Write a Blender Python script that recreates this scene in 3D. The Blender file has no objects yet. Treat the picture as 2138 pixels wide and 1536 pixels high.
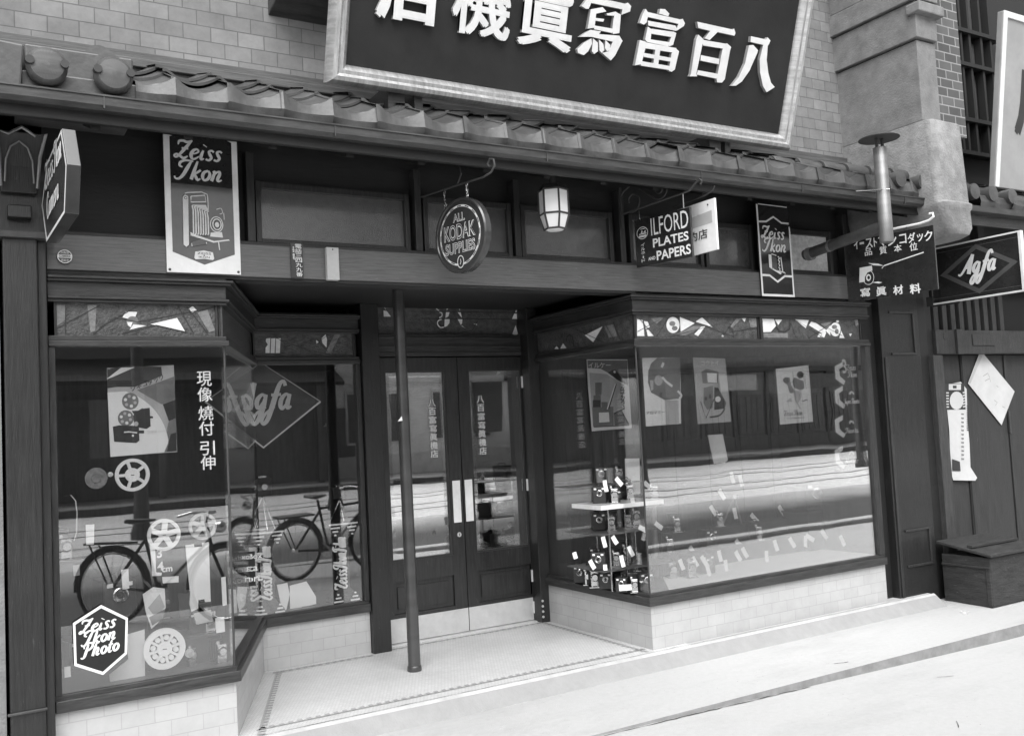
import bpy, bmesh, math, random
from mathutils import Vector, Matrix
random.seed(7)
R = math.radians
C = bpy.context.scene.collection
SC = bpy.context.scene

# ------------------------------------------------------------------ camera
FOC, CX, CY, EYE, DIST = 1969.7, 1069.0, 768.0, 1.5, 4.9605
def _rot(a, b, c):
    Ry = Matrix(((math.cos(a), 0, math.sin(a)), (0, 1, 0), (-math.sin(a), 0, math.cos(a))))
    Rx = Matrix(((1, 0, 0), (0, math.cos(b), -math.sin(b)), (0, math.sin(b), math.cos(b))))
    Rz = Matrix(((math.cos(c), -math.sin(c), 0), (math.sin(c), math.cos(c), 0), (0, 0, 1)))
    return Rz @ Rx @ Ry
_R = _rot(R(-30.83318), R(-3.55814), R(-2.92596))
# rows of W are the camera's right, down and forward axes in world terms (X along street, Y into shop, Z up)
_cx, _cz, _cy = _R @ Vector((1, 0, 0)), _R @ Vector((0, 0, 1)), _R @ Vector((0, -1, 0))
W = Matrix(((_cx[0], _cz[0], _cy[0]), (_cx[1], _cz[1], _cy[1]), (_cx[2], _cz[2], _cy[2])))
EYEPT = Vector((0, -DIST, EYE))
def ray(px, py): return W.transposed() @ Vector(((px - CX) / FOC, (py - CY) / FOC, 1.0))
def P(px, py, Y=0.0):                       # the point of the plane Y = const seen at that spot of the survey photo
    d = ray(px, py); return EYEPT + d * ((Y + DIST) / d.y)
def PZ(px, py, z=0.0):                      # the same on a level plane
    d = ray(px, py); return EYEPT + d * ((z - EYE) / d.z)
def PL(px, py, M):                          # local (u, v) on a board with frame M
    n = M.to_3x3() @ Vector((0, 0, 1)); o = M.translation; d = ray(px, py)
    q = EYEPT + d * ((o - EYEPT).dot(n) / d.dot(n)); l = M.inverted() @ q; return (l.x, l.y)
cam = bpy.data.cameras.new('camera'); co = bpy.data.objects.new('camera', cam); C.objects.link(co)
cm = Matrix((W[0], -W[1], -W[2])).transposed().to_4x4(); cm.translation = EYEPT
co.matrix_world = cm
cam.sensor_width = 36; cam.lens = FOC / 2138 * 36; cam.clip_start = .05; cam.clip_end = 500
SC.camera = co

# ------------------------------------------------------------------ light: bright hazy sky, the veiled sun high in front
SUN_EL, SUN_AZ = 57, 205
wd = bpy.data.worlds.new('World'); SC.world = wd; wd.use_nodes = True
nt = wd.node_tree; bg = nt.nodes['Background']
sky = nt.nodes.new('ShaderNodeTexSky'); sky.sky_type = 'NISHITA'; sky.sun_disc = False
sky.sun_elevation = R(SUN_EL); sky.sun_rotation = R(SUN_AZ); sky.dust_density = 2.5
bw = nt.nodes.new('ShaderNodeRGBToBW')       # monochrome photograph
nt.links.new(sky.outputs[0], bw.inputs[0]); nt.links.new(bw.outputs[0], bg.inputs[0]); bg.inputs[1].default_value = .1
sl = bpy.data.lights.new('sun', 'SUN'); sl.energy = 1.5; sl.angle = R(60); so = bpy.data.objects.new('sun', sl); C.objects.link(so)
so.rotation_euler = Vector((math.sin(R(SUN_AZ)) * math.cos(R(SUN_EL)), math.cos(R(SUN_AZ)) * math.cos(R(SUN_EL)), math.sin(R(SUN_EL)))).to_track_quat('Z', 'Y').to_euler()
so.location = (5, -20, 30)
SC.view_settings.view_transform = 'Standard'; SC.view_settings.look = 'None'; SC.view_settings.gamma = 1
SC.view_settings.exposure = 1.62
SC.cycles.transparent_max_bounces = 24; SC.cycles.max_bounces = 10; SC.cycles.glossy_bounces = 6
SC.cycles.use_denoising = True; SC.cycles.sample_clamp_indirect = 6

# ------------------------------------------------------------------ materials (all neutral greys)
MAT = {}
def mat(name, v, rough=.6, var=.15, scale=8, bump=0, bscale=60, stretch=(1, 1, 1), coat=0, metal=0, wear=0, spec=.5, chips=0):
    m = bpy.data.materials.new(name); m.use_nodes = True; n = m.node_tree.nodes; L = m.node_tree.links
    b = n['Principled BSDF']; b.inputs['Roughness'].default_value = rough; b.inputs['Metallic'].default_value = metal
    b.inputs['Coat Weight'].default_value = coat; b.inputs['Coat Roughness'].default_value = .12
    b.inputs['Specular IOR Level'].default_value = spec
    tc = n.new('ShaderNodeTexCoord'); mp = n.new('ShaderNodeMapping'); mp.inputs['Scale'].default_value = stretch
    L.new(tc.outputs['UV'], mp.inputs[0])
    no = n.new('ShaderNodeTexNoise'); no.inputs['Scale'].default_value = scale; no.inputs['Detail'].default_value = 8; no.inputs['Roughness'].default_value = .65
    L.new(mp.outputs[0], no.inputs[0])
    r = n.new('ShaderNodeValToRGB'); e = r.color_ramp.elements
    lo, hi = v * (1 - var), min(.95, v * (1 + var)); e[0].position = .32; e[1].position = .68
    e[0].color = (lo, lo, lo, 1); e[1].color = (hi, hi, hi, 1); L.new(no.outputs[0], r.inputs[0])
    col = r.outputs[0]
    if wear:
        n2 = n.new('ShaderNodeTexNoise'); n2.inputs['Scale'].default_value = 2.3; n2.inputs['Detail'].default_value = 10; n2.inputs['Roughness'].default_value = .7
        L.new(tc.outputs['UV'], n2.inputs[0])
        r2 = n.new('ShaderNodeValToRGB'); r2.color_ramp.elements[0].position = .4; r2.color_ramp.elements[1].position = .72
        k = 1 - wear; r2.color_ramp.elements[0].color = (1, 1, 1, 1); r2.color_ramp.elements[1].color = (k, k, k, 1)
        L.new(n2.outputs[0], r2.inputs[0])
        mx = n.new('ShaderNodeMix'); mx.data_type = 'RGBA'; mx.blend_type = 'MULTIPLY'; mx.inputs[0].default_value = 1
        L.new(col, mx.inputs[6]); L.new(r2.outputs[0], mx.inputs[7]); col = mx.outputs[2]
    if chips:
        n3 = n.new('ShaderNodeTexNoise'); n3.inputs['Scale'].default_value = 16; n3.inputs['Detail'].default_value = 9; n3.inputs['Roughness'].default_value = .78; m3 = n.new('ShaderNodeMapping')
        m3.inputs['Scale'].default_value = tuple(1 + (q - 1) * .22 if q > 1 else q for q in stretch); m3.inputs['Location'].default_value = (3.1, 1.7, 0); L.new(tc.outputs['UV'], m3.inputs[0]); L.new(m3.outputs[0], n3.inputs[0])
        r3 = n.new('ShaderNodeValToRGB'); r3.color_ramp.elements[0].position = .6; r3.color_ramp.elements[1].position = .69; L.new(n3.outputs[0], r3.inputs[0])
        m4 = n.new('ShaderNodeMix'); m4.data_type = 'RGBA'; L.new(r3.outputs[0], m4.inputs[0]); L.new(col, m4.inputs[6]); m4.inputs[7].default_value = (chips, chips, chips, 1); col = m4.outputs[2]
    L.new(col, b.inputs['Base Color'])
    # roughness breaks up too
    rr = n.new('ShaderNodeMapRange'); rr.inputs[3].default_value = max(.02, rough * .8); rr.inputs[4].default_value = min(1, rough * 1.2)
    L.new(no.outputs[0], rr.inputs[0]); L.new(rr.outputs[0], b.inputs['Roughness'])
    if bump:
        bn = n.new('ShaderNodeTexNoise'); bn.inputs['Scale'].default_value = bscale; bn.inputs['Detail'].default_value = 4; L.new(mp.outputs[0], bn.inputs[0])
        bp = n.new('ShaderNodeBump'); bp.inputs['Strength'].default_value = bump; bp.inputs['Distance'].default_value = .01
        L.new(bn.outputs[0], bp.inputs['Height']); L.new(bp.outputs[0], b.inputs['Normal'])
    MAT[name] = m; return m
def brick(name, a, c, mortar, w, h, ms=.004, rough=.7, off=.5, bump=.4, noise=.25, coat=0, wear=.25):
    m = bpy.data.materials.new(name); m.use_nodes = True; n = m.node_tree.nodes; L = m.node_tree.links
    b = n['Principled BSDF']; b.inputs['Roughness'].default_value = rough; b.inputs['Coat Weight'].default_value = coat
    tc = n.new('ShaderNodeTexCoord'); t = n.new('ShaderNodeTexBrick'); L.new(tc.outputs['UV'], t.inputs[0])
    t.offset = off; t.inputs['Scale'].default_value = 1; t.inputs['Brick Width'].default_value = w; t.inputs['Row Height'].default_value = h
    t.inputs['Mortar Size'].default_value = ms; t.inputs['Mortar Smooth'].default_value = .2; t.inputs['Bias'].default_value = 0
    for i, v in ((1, a), (2, c), (3, mortar)): t.inputs[i].default_value = (v, v, v, 1)
    no = n.new('ShaderNodeTexNoise'); no.inputs['Scale'].default_value = 3; no.inputs['Detail'].default_value = 12; no.inputs['Roughness'].default_value = .75
    L.new(tc.outputs['UV'], no.inputs[0]); r = n.new('ShaderNodeValToRGB')
    r.color_ramp.elements[0].position = .3; r.color_ramp.elements[1].position = .7
    k = 1 - noise; r.color_ramp.elements[0].color = (k, k, k, 1); r.color_ramp.elements[1].color = (1, 1, 1, 1); L.new(no.outputs[0], r.inputs[0])
    mx = n.new('ShaderNodeMix'); mx.data_type = 'RGBA'; mx.blend_type = 'MULTIPLY'; mx.inputs[0].default_value = 1
    L.new(t.outputs[0], mx.inputs[6]); L.new(r.outputs[0], mx.inputs[7]); L.new(mx.outputs[2], b.inputs['Base Color'])
    bp = n.new('ShaderNodeBump'); bp.inputs['Strength'].default_value = bump; bp.inputs['Distance'].default_value = .004; bp.invert = True
    L.new(t.outputs['Fac'], bp.inputs['Height']); L.new(bp.outputs[0], b.inputs['Normal'])
    MAT[name] = m; return m
def pane_mat(name, r0=.09, k=.75, p=3.0, tint=.93, wav=.02):
    m = bpy.data.materials.new(name); m.use_nodes = True; n = m.node_tree.nodes; L = m.node_tree.links; n.clear()
    o = n.new('ShaderNodeOutputMaterial'); mx = n.new('ShaderNodeMixShader'); t = n.new('ShaderNodeBsdfTransparent'); g = n.new('ShaderNodeBsdfGlossy')
    t.inputs[0].default_value = (tint, tint, tint, 1); g.inputs['Roughness'].default_value = 0; g.inputs[0].default_value = (1, 1, 1, 1)
    lw = n.new('ShaderNodeLayerWeight'); lw.inputs[0].default_value = .5
    pw = n.new('ShaderNodeMath'); pw.operation = 'POWER'; pw.inputs[1].default_value = p; L.new(lw.outputs['Facing'], pw.inputs[0])
    ma = n.new('ShaderNodeMath'); ma.operation = 'MULTIPLY_ADD'; ma.inputs[1].default_value = k; ma.inputs[2].default_value = r0; L.new(pw.outputs[0], ma.inputs[0])
    tc = n.new('ShaderNodeTexCoord'); no = n.new('ShaderNodeTexNoise'); no.inputs['Scale'].default_value = 2.2; no.inputs['Detail'].default_value = 1; L.new(tc.outputs['UV'], no.inputs[0])
    bp = n.new('ShaderNodeBump'); bp.inputs['Strength'].default_value = 1; bp.inputs['Distance'].default_value = wav * .02; L.new(no.outputs[0], bp.inputs['Height'])
    L.new(bp.outputs[0], g.inputs['Normal'])
    L.new(ma.outputs[0], mx.inputs[0]); L.new(t.outputs[0], mx.inputs[1]); L.new(g.outputs[0], mx.inputs[2]); L.new(mx.outputs[0], o.inputs[0])
    MAT[name] = m; return m
mat('wood_v', .027, .42, .62, 9, .25, 40, (9, .7, 1), coat=.12, wear=.3, chips=.07)
mat('wood_h', .034, .42, .62, 9, .25, 40, (.7, 9, 1), coat=.12, wear=.3, chips=.07)
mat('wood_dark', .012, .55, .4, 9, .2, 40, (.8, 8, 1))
mat('wood_beam', .095, .3, .35, 10, .2, 40, (.6, 12, 1), coat=.35, chips=.2)
mat('wood_post', .016, .42, .45, 8, .35, 30, (10, .5, 1), coat=.2, wear=.35, chips=.07)
mat('wood_door', .02, .38, .62, 8, .12, 50, (8, .6, 1), coat=.25, wear=.25, chips=.07)
mat('wood_old', .045, .7, .5, 8, .4, 30, (9, .6, 1), wear=.4, chips=.11)
mat('wood_case', .045, .45, .4, 6, .1, 40, (7, .6, 1), coat=.15)
brick('tile_white', .49, .45, .40, .152, .076, .0025, .25, .5, .3, .2, coat=.3)
brick('tile_mosaic', .62, .56, .46, .022, .022, .0022, .4, .5, .3, .2)
brick('brick_pale', .275, .2, .13, .145, .083, .003, .75, .5, .5, .48)
brick('brick_dark', .12, .07, .30, .15, .07, .005, .7, .5, .5, .3)
mat('mosaic_grey', .3, .5, .3, 60)
def ground_mat(name, v, stain):
    m = mat(name, v, .85, .05, 30, .5, 220); n = m.node_tree.nodes; L = m.node_tree.links; b = n['Principled BSDF']
    src = b.inputs['Base Color'].links[0].from_socket; tc = n.new('ShaderNodeTexCoord')
    def layer(src, tex, scale, p0, p1, k, stretch=(1, 1, 1)):
        mp = n.new('ShaderNodeMapping'); mp.inputs['Scale'].default_value = stretch; L.new(tc.outputs['UV'], mp.inputs[0])
        if tex == 'v': t = n.new('ShaderNodeTexVoronoi'); out = t.outputs['Distance']
        elif tex == 'e': t = n.new('ShaderNodeTexVoronoi'); t.feature = 'DISTANCE_TO_EDGE'; out = t.outputs['Distance']
        else: t = n.new('ShaderNodeTexNoise'); t.inputs['Detail'].default_value = 12; t.inputs['Roughness'].default_value = .72; out = t.outputs[0]
        t.inputs['Scale'].default_value = scale
        if tex == 'e':
            no = n.new('ShaderNodeTexNoise'); no.inputs['Scale'].default_value = 5; no.inputs['Detail'].default_value = 6; L.new(mp.outputs[0], no.inputs[0])
            ad = n.new('ShaderNodeMixRGB'); ad.inputs[0].default_value = .25; L.new(mp.outputs[0], ad.inputs[1]); L.new(no.outputs['Color'], ad.inputs[2]); L.new(ad.outputs[0], t.inputs[0])
        else: L.new(mp.outputs[0], t.inputs[0])
        r = n.new('ShaderNodeValToRGB'); r.color_ramp.elements[0].position = p0; r.color_ramp.elements[1].position = p1
        a, c = (k, 1) if tex != 'n' else (1, k)
        r.color_ramp.elements[0].color = (a, a, a, 1); r.color_ramp.elements[1].color = (c, c, c, 1); L.new(out, r.inputs[0])
        mx = n.new('ShaderNodeMix'); mx.data_type = 'RGBA'; mx.blend_type = 'MULTIPLY'; mx.inputs[0].default_value = 1
        L.new(src, mx.inputs[6]); L.new(r.outputs[0], mx.inputs[7]); return mx.outputs[2]
    src = layer(src, 'n', 1.1, .5, .75, 1 - stain, (.5, 1.6, 1)); src = layer(src, 'n', 9, .55, .8, 1 - stain * .7); src = layer(src, 'v', 26, .015, .05, .45); src = layer(src, 'v', 70, .03, .09, .72); src = layer(src, 'n', 160, .5, .72, .86)
    if stain > .3: src = layer(src, 'e', .42, .0015, .006, .35)
    L.new(src, b.inputs['Base Color'])
ground_mat('cement', .40, .17)
mat('cement_grey', .36, .8, .15, 9, .35, 70, wear=.18)
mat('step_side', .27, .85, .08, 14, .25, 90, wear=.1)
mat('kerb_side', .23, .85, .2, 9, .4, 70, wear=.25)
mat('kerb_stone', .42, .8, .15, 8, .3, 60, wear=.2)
mat('asphalt', .05, .75, .25, 6, .4, 200, wear=.3)
mat('paving', .66, .8, .2, 5, .3, 60, wear=.2)
mat('plaster', .2, .85, .2, 10, .35, 75, wear=.3)
mat('plaster_pale', .24, .85, .25, 10, .5, 70, wear=.4)
mat('roof_tile', .07, .42, .35, 7, .15, 40, coat=.1, wear=.4)
mat('copper', .075, .45, .35, 6, .1, 40, (1, 6, 1), metal=.5, wear=.3)
mat('flash', .075, .6, .4, 6, .2, 30, (.6, 8, 1))
mat('gilt', .55, .32, .3, 5, .15, 12, (8, 1.2, 1), metal=.6, wear=.4)
mat('sign_panel', .022, .6, .25, 3, .05, 60, spec=.25)
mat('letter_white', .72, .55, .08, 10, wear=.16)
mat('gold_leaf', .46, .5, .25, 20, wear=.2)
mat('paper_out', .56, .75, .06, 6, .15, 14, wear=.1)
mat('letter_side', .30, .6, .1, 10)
mat('enamel_black', .022, .12, .2, 8, coat=.5, wear=.1)
mat('enamel_grey', .085, .15, .15, 8, coat=.5, wear=.2)
mat('enamel_white', .82, .18, .08, 8, coat=.4, wear=.22)
mat('enamel_mid', .035, .25, .2, 8, coat=.3)
mat('iron', .045, .5, .35, 14, .15, 80, wear=.2)
mat('iron_pole', .05, .32, .3, 10, .1, 60, (4, 1, 1), coat=.3, wear=.3)
mat('zinc', .25, .42, .3, 7, .12, 30, (3, 1, 1), metal=.55, wear=.45)
mat('nickel', .6, .2, .05, 10, metal=1)
mat('brass_plate', .62, .38, .1, 8, .05, 50, metal=.35, wear=.12)
mat('paper', .74, .7, .04, 6, .1, 12)
mat('paper_grey', .42, .7, .12, 6)
mat('ink', .03, .6, .2, 8)
mat('ink_mid', .16, .6, .2, 8)
mat('milk_glass', .85, .2, .02, 5)
mat('frosted', .06, .16, .15, 20, .35, 160, spec=1, coat=1)
mat('frosted_lit', .6, .3, .25, 25, .6, 120)
mat('art_glass', .075, .38, .5, 22, .8, 70)
mat('art_clear', .8, .2, .15, 12, .2, 60)
mat('art_mid', .2, .2, .3, 20, .4, 60, coat=.3)
mat('lead', .03, .5, .2, 20)
mat('ceiling_glare_pale', .8, .9, .06, 5, .1, 20)  # display ceiling, and the sheet standing in for reflected pavement
mat('cloth_dark', .03, .9, .2, 6)
mat('leather', .02, .45, .3, 30, .2, 120, coat=.1)
mat('house_wood', .03, .6, .35, 6, .2, 30, (6, .5, 1), chips=.08)
brick('house_brick', .74, .66, .5, .25, .08, .006, .8)
mat('house_pale', .5, .8, .12, 3, .1, 30, wear=.2)
mat('rubber', .02, .6, .1, 10)
mat('bin_wood', .028, .7, .5, 6, .4, 25, (1, 5, 1), wear=.3, chips=.1)
mat('far_wood', .10, .75, .3, 6)
mat('far_tile', .018, .75, .3, 6)
mat('far_board', .32, .5, .1, 3, wear=.2)
mat('hall_wood', .2, .75, .3, 6, 0, 60, (6, .5, 1), wear=.3)
mat('far_pale', .13, .8, .2, 3)
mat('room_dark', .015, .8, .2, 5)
pane_mat('glass', .13, 2.2, 2.3, .985, .02)
pane_mat('glass_street', .14, 2.6, 2.2, .985, .035)
pane_mat('glass_soft', .055, .8, 2.6, .985, .02)
pane_mat('glass_inner', .11, 1.2, 2.3, .985, .02)
pane_mat('glass_door', .42, .9, 2.6, .8, .03)

# ------------------------------------------------------------------ mesh builder
_tc = {}
def text_geo(body, bold):
    k = (body, round(bold, 4))
    if k not in _tc:
        c = bpy.data.curves.new('t', 'FONT'); c.body = body; c.offset = bold; c.resolution_u = 3
        o = bpy.data.objects.new('t', c); C.objects.link(o); dg = bpy.context.evaluated_depsgraph_get()
        me = bpy.data.meshes.new_from_object(o.evaluated_get(dg))
        vs = [v.co.copy() for v in me.vertices]; fs = [tuple(p.vertices) for p in me.polygons]
        bpy.data.objects.remove(o); bpy.data.curves.remove(c); bpy.data.meshes.remove(me)
        xs = [v.x for v in vs]; ys = [v.y for v in vs]; _tc[k] = (vs, fs, min(xs), max(xs), min(ys), max(ys))
    return _tc[k]
SCRIPT = {
 'Z': [1.25, [[(.1,1.3,.5),(.12,1.65,1),(.45,1.72,1),(.8,1.62,1.1),(1.2,1.82,.6)],[(1.15,1.78,.7),(.75,1.0,1.3),(.35,.25,.9),(.12,.05,.8),(-.02,.2,.8),(.15,.36,.8),(.45,.2,1),(.8,.0,1.1),(1.1,.25,.5)],[(.45,.98,.8),(1.0,.98,.8)]]],
 'e': [.85, [[(.1,.5,.6),(.45,.58,.6),(.66,.78,.8),(.5,1.0,.8),(.22,.85,1.1),(.1,.45,1.4),(.25,.05,1.1),(.5,.04,.8),(.8,.3,.5)]]],
 'i': [.5, [[(.2,.95,.8),(.12,.35,1.3),(.2,.03,1),(.42,.15,.5)],[(.24,1.38,1.7),(.27,1.46,1.7)]]],
 's': [.7, [[(.62,.86,.8),(.42,1.0,.8),(.2,.86,1),(.36,.55,1.3),(.52,.28,1.1),(.36,.02,.9),(.06,.1,.9)]]],
 'I': [1.15, [[(.35,1.15,.6),(.08,1.3,1),(.12,1.65,1),(.5,1.85,.9),(1.1,1.8,.7)],[(.95,1.8,.8),(.75,1.1,1.4),(.55,.4,1.3),(.3,.0,1),(0,.0,.7),(-.1,.22,.7)]]],
 'k': [.88, [[(.3,1.85,.7),(.22,1.0,1.3),(.12,0,1.3)],[(.72,1.0,.9),(.5,.75,.9),(.2,.5,.8)],[(.3,.58,.8),(.5,.2,1.3),(.66,.0,1),(.85,.15,.5)]]],
 'o': [.82, [[(.45,1.0,.8),(.16,.8,1.2),(.1,.4,1.3),(.3,.02,.9),(.6,.2,1.2),(.66,.65,1.2),(.45,1.0,.8)]]],
 'n': [1.0, [[(.02,.88,.5),(.2,.98,.9),(.16,.5,1.3),(.1,0,1.3)],[(.14,.45,.6),(.35,.9,.8),(.58,.98,1),(.64,.7,1.3),(.56,.25,1.3),(.68,.02,.9),(.92,.18,.5)]]],
 'm': [1.5, [[(.02,.88,.5),(.2,.98,.9),(.16,.5,1.3),(.1,0,1.3)],[(.14,.45,.6),(.35,.9,.8),(.56,.98,1),(.62,.6,1.3),(.55,0,1.3)],[(.6,.45,.6),(.82,.9,.8),(1.03,.98,1),(1.1,.7,1.3),(1.02,.25,1.3),(1.14,.02,.9),(1.4,.18,.5)]]],
 'P': [1.15, [[(.5,1.7,.9),(.4,.8,1.4),(.28,.1,1.2),(.05,-.05,.7),(-.08,.12,.7)],[(.1,1.2,.6),(.05,1.6,.9),(.45,1.86,.9),(.95,1.75,1.1),(1.0,1.25,1.2),(.62,.92,.9),(.42,1.05,.6)]]],
 'h': [.98, [[(.32,1.85,.7),(.22,1.0,1.3),(.12,0,1.3)],[(.16,.45,.6),(.36,.9,.8),(.58,.98,1),(.64,.7,1.3),(.56,.25,1.3),(.68,.02,.9),(.9,.18,.5)]]],
 't': [.6, [[(.32,1.55,.8),(.2,.7,1.3),(.2,.15,1.2),(.36,.02,.9),(.55,.18,.5)],[(.02,1.02,.7),(.55,1.05,.7)]]],
 'C': [1.05, [[(1.0,1.35,.8),(.9,1.75,.8),(.55,1.8,.9),(.2,1.3,1.3),(.15,.6,1.4),(.4,.05,1.1),(.75,.05,.9),(1.05,.4,.5)]]],
 'a': [.9, [[(.62,.85,.8),(.4,1.0,.8),(.14,.7,1.2),(.12,.25,1.2),(.3,.02,.9),(.55,.35,.7)],[(.68,1.0,.8),(.6,.4,1.3),(.66,.05,1),(.9,.18,.5)]]],
 'r': [.7, [[(.02,.88,.5),(.2,.98,.9),(.16,.5,1.3),(.1,0,1.3)],[(.14,.45,.6),(.36,.92,.8),(.62,.95,1.2)]]],
 'F': [1.1, [[(.62,1.7,.9),(.5,.8,1.4),(.35,.1,1.2),(.1,-.05,.7),(-.05,.12,.7)],[(.15,1.25,.6),(.1,1.6,.9),(.5,1.85,.9),(1.2,1.8,.8)],[(.3,.95,.7),(.9,.98,.8)]]],
 'l': [.5, [[(.3,1.85,.7),(.2,1.0,1.3),(.12,.25,1.3),(.22,.02,.9),(.45,.2,.5)]]],
 'A': [1.25, [[(-.25,.12,.6),(-.02,.0,.8),(.25,.3,.9),(.6,1.0,1),(.95,1.75,.9)],[(.98,1.8,1.3),(.92,.9,1.6),(.92,0,1.6)],[(.35,.6,.8),(1.0,.6,.8)]]],
 'g': [.9, [[(.62,.85,.8),(.4,1.0,.8),(.14,.7,1.2),(.14,.3,1.2),(.32,.1,.9),(.58,.5,.8)],[(.68,1.0,.8),(.6,.2,1.4),(.45,-.6,1.3),(.2,-.95,1),(.02,-.7,.9),(.25,-.2,.7),(.8,.15,.5)]]],
 'f': [.75, [[(1.0,1.55,1),(.85,1.85,.9),(.6,1.7,1.1),(.45,1.0,1.4),(.3,.1,1.4),(.15,-.65,1.2),(-.08,-.95,1),(-.25,-.7,.9),(.0,-.2,.7),(.5,.15,.5)],[(.12,.95,.8),(.8,.98,.8)]]],
 'N': [1.2, [[(-.05,.1,.6),(.1,.0,.9),(.3,.9,1.2),(.45,1.75,.9)],[(.45,1.75,.8),(.6,.8,1.4),(.8,.05,.9)],[(.8,.05,.8),(.95,1.0,1.1),(1.15,1.75,.8)]]],
 'R': [1.1, [[(.5,1.7,.9),(.4,.8,1.4),(.28,0,1.2)],[(.1,1.4,.6),(.2,1.8,.9),(.85,1.78,1.1),(.9,1.25,1.1),(.5,.95,.9)],[(.5,.95,.8),(.7,.3,1.3),(1.05,.1,.6)]]],
 'S': [.95, [[(.85,1.5,.8),(.6,1.8,.9),(.3,1.5,1),(.5,1.0,1.3),(.7,.5,1.2),(.45,.03,.9),(.05,.2,.8)]]],
 'u': [1.0, [[(.14,.98,1.1),(.1,.4,1.3),(.28,.02,.9),(.55,.4,.7)],[(.66,1,1),(.6,.3,1.3),(.7,.03,.9),(.92,.18,.5)]]],
 'p': [.9, [[(.2,1,1.1),(.1,0,1.3),(.0,-.8,1.2)],[(.16,.6,.7),(.45,1,1),(.68,.65,1.2),(.5,.05,1),(.15,.1,.7)]]],
 ' ': [.45, []],
}
def catmull(pts, k=4):
    out = []
    n = len(pts)
    for i in range(n - 1):
        p0, p1, p2, p3 = (Vector(pts[max(0, i - 1)]), Vector(pts[i]), Vector(pts[i + 1]), Vector(pts[min(n - 1, i + 2)]))
        for j in range(k):
            t = j / k
            out.append(.5 * ((2 * p1) + (p2 - p0) * t + (2 * p0 - 5 * p1 + 4 * p2 - p3) * t * t + (3 * p1 - p0 - 3 * p2 + p3) * t ** 3))
    out.append(Vector(pts[-1])); return out
class MB:
    def __init__(s): s.v = []; s.f = []; s.m = []; s.zc = 0
    def add(s, vs, fs, mi=0):
        b = len(s.v); s.v += [Vector(v) for v in vs]
        for f in fs: s.f.append(tuple(b + i for i in f)); s.m.append(mi)
        return s
    def box(s, x0, x1, y0, y1, z0, z1, mi=0, M=None):
        vs = [(x, y, z) for z in (z0, z1) for y in (y0, y1) for x in (x0, x1)]
        if M: vs = [M @ Vector(v) for v in vs]
        return s.add(vs, [(0, 2, 3, 1), (4, 5, 7, 6), (0, 1, 5, 4), (2, 6, 7, 3), (0, 4, 6, 2), (1, 3, 7, 5)], mi)
    def loft(s, rings, mi=0, closed=True, caps=True):
        b = len(s.v); n = len(rings[0])
        for r in rings: s.v += [Vector(p) for p in r]
        for i in range(len(rings) - 1):
            for j in range(n if closed else n - 1):
                k = (j + 1) % n; s.f.append((b + i * n + j, b + i * n + k, b + (i + 1) * n + k, b + (i + 1) * n + j)); s.m.append(mi)
        if caps:
            s.f.append(tuple(b + j for j in range(n - 1, -1, -1))); s.m.append(mi)
            s.f.append(tuple(b + (len(rings) - 1) * n + j for j in range(n))); s.m.append(mi)
        return s
    def prism(s, poly, z0, z1, mi=0, M=None):                 # polygon in x,y extruded along z
        f = (lambda p: M @ Vector(p)) if M else (lambda p: p)
        return s.loft([[f((x, y, z0)) for x, y in poly], [f((x, y, z1)) for x, y in poly]], mi)
    def tube(s, path, r, seg=8, mi=0, caps=True):
        path = [Vector(p) for p in path]; rings = []; u = None
        for i, p in enumerate(path):
            t = (path[min(i + 1, len(path) - 1)] - path[max(i - 1, 0)]).normalized()
            if u is None: u = t.orthogonal().normalized()
            u = (u - t * u.dot(t)).normalized(); w = t.cross(u); rr = r[i] if isinstance(r, (list, tuple)) else r
            rings.append([p + (u * math.cos(2 * math.pi * k / seg) + w * math.sin(2 * math.pi * k / seg)) * rr for k in range(seg)])
        return s.loft(rings, mi, True, caps)
    def lathe(s, prof, c=(0, 0, 0), axis='z', seg=20, mi=0, M=None):    # (r, h) profile about an axis through c
        rings = []
        for r, h in prof:
            ring = []
            for k in range(seg):
                a = 2 * math.pi * k / seg; p = (r * math.cos(a), r * math.sin(a), h)
                if axis == 'y': p = (p[0], h, p[1])
                if axis == 'x': p = (h, p[0], p[1])
                p = Vector(p) + Vector(c); ring.append(M @ p if M else p)
            rings.append(ring)
        return s.loft(rings, mi)
    # flat artwork on a board: local x right, y up, z towards the viewer
    def z(s): s.zc += .00012; return s.zc
    def poly(s, pts, z=0, mi=0):
        zz = z + s.z(); return s.add([(x, y, zz) for x, y in pts], [tuple(range(len(pts)))], mi)
    def rect(s, x0, y0, x1, y1, z=0, mi=0): return s.poly([(x0, y0), (x1, y0), (x1, y1), (x0, y1)], z, mi)
    def ell(s, x, y, a, b, z=0, mi=0, n=28, t0=0, t1=360): return s.poly([(x + a * math.cos(R(t0 + (t1 - t0) * i / n)), y + b * math.sin(R(t0 + (t1 - t0) * i / n))) for i in range(n + (t1 - t0 != 360))], z, mi)
    def ring(s, x, y, a, b, w, z=0, mi=0, n=36, t0=0, t1=360):
        zz = z + s.z(); vs = []
        for i in range(n + 1):
            t = R(t0 + (t1 - t0) * i / n); vs += [(x + a * math.cos(t), y + b * math.sin(t), zz), (x + (a - w) * math.cos(t), y + (b - w) * math.sin(t), zz)]
        return s.add(vs, [(2 * i, 2 * i + 2, 2 * i + 3, 2 * i + 1)[::-1] for i in range(n)], mi)
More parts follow.
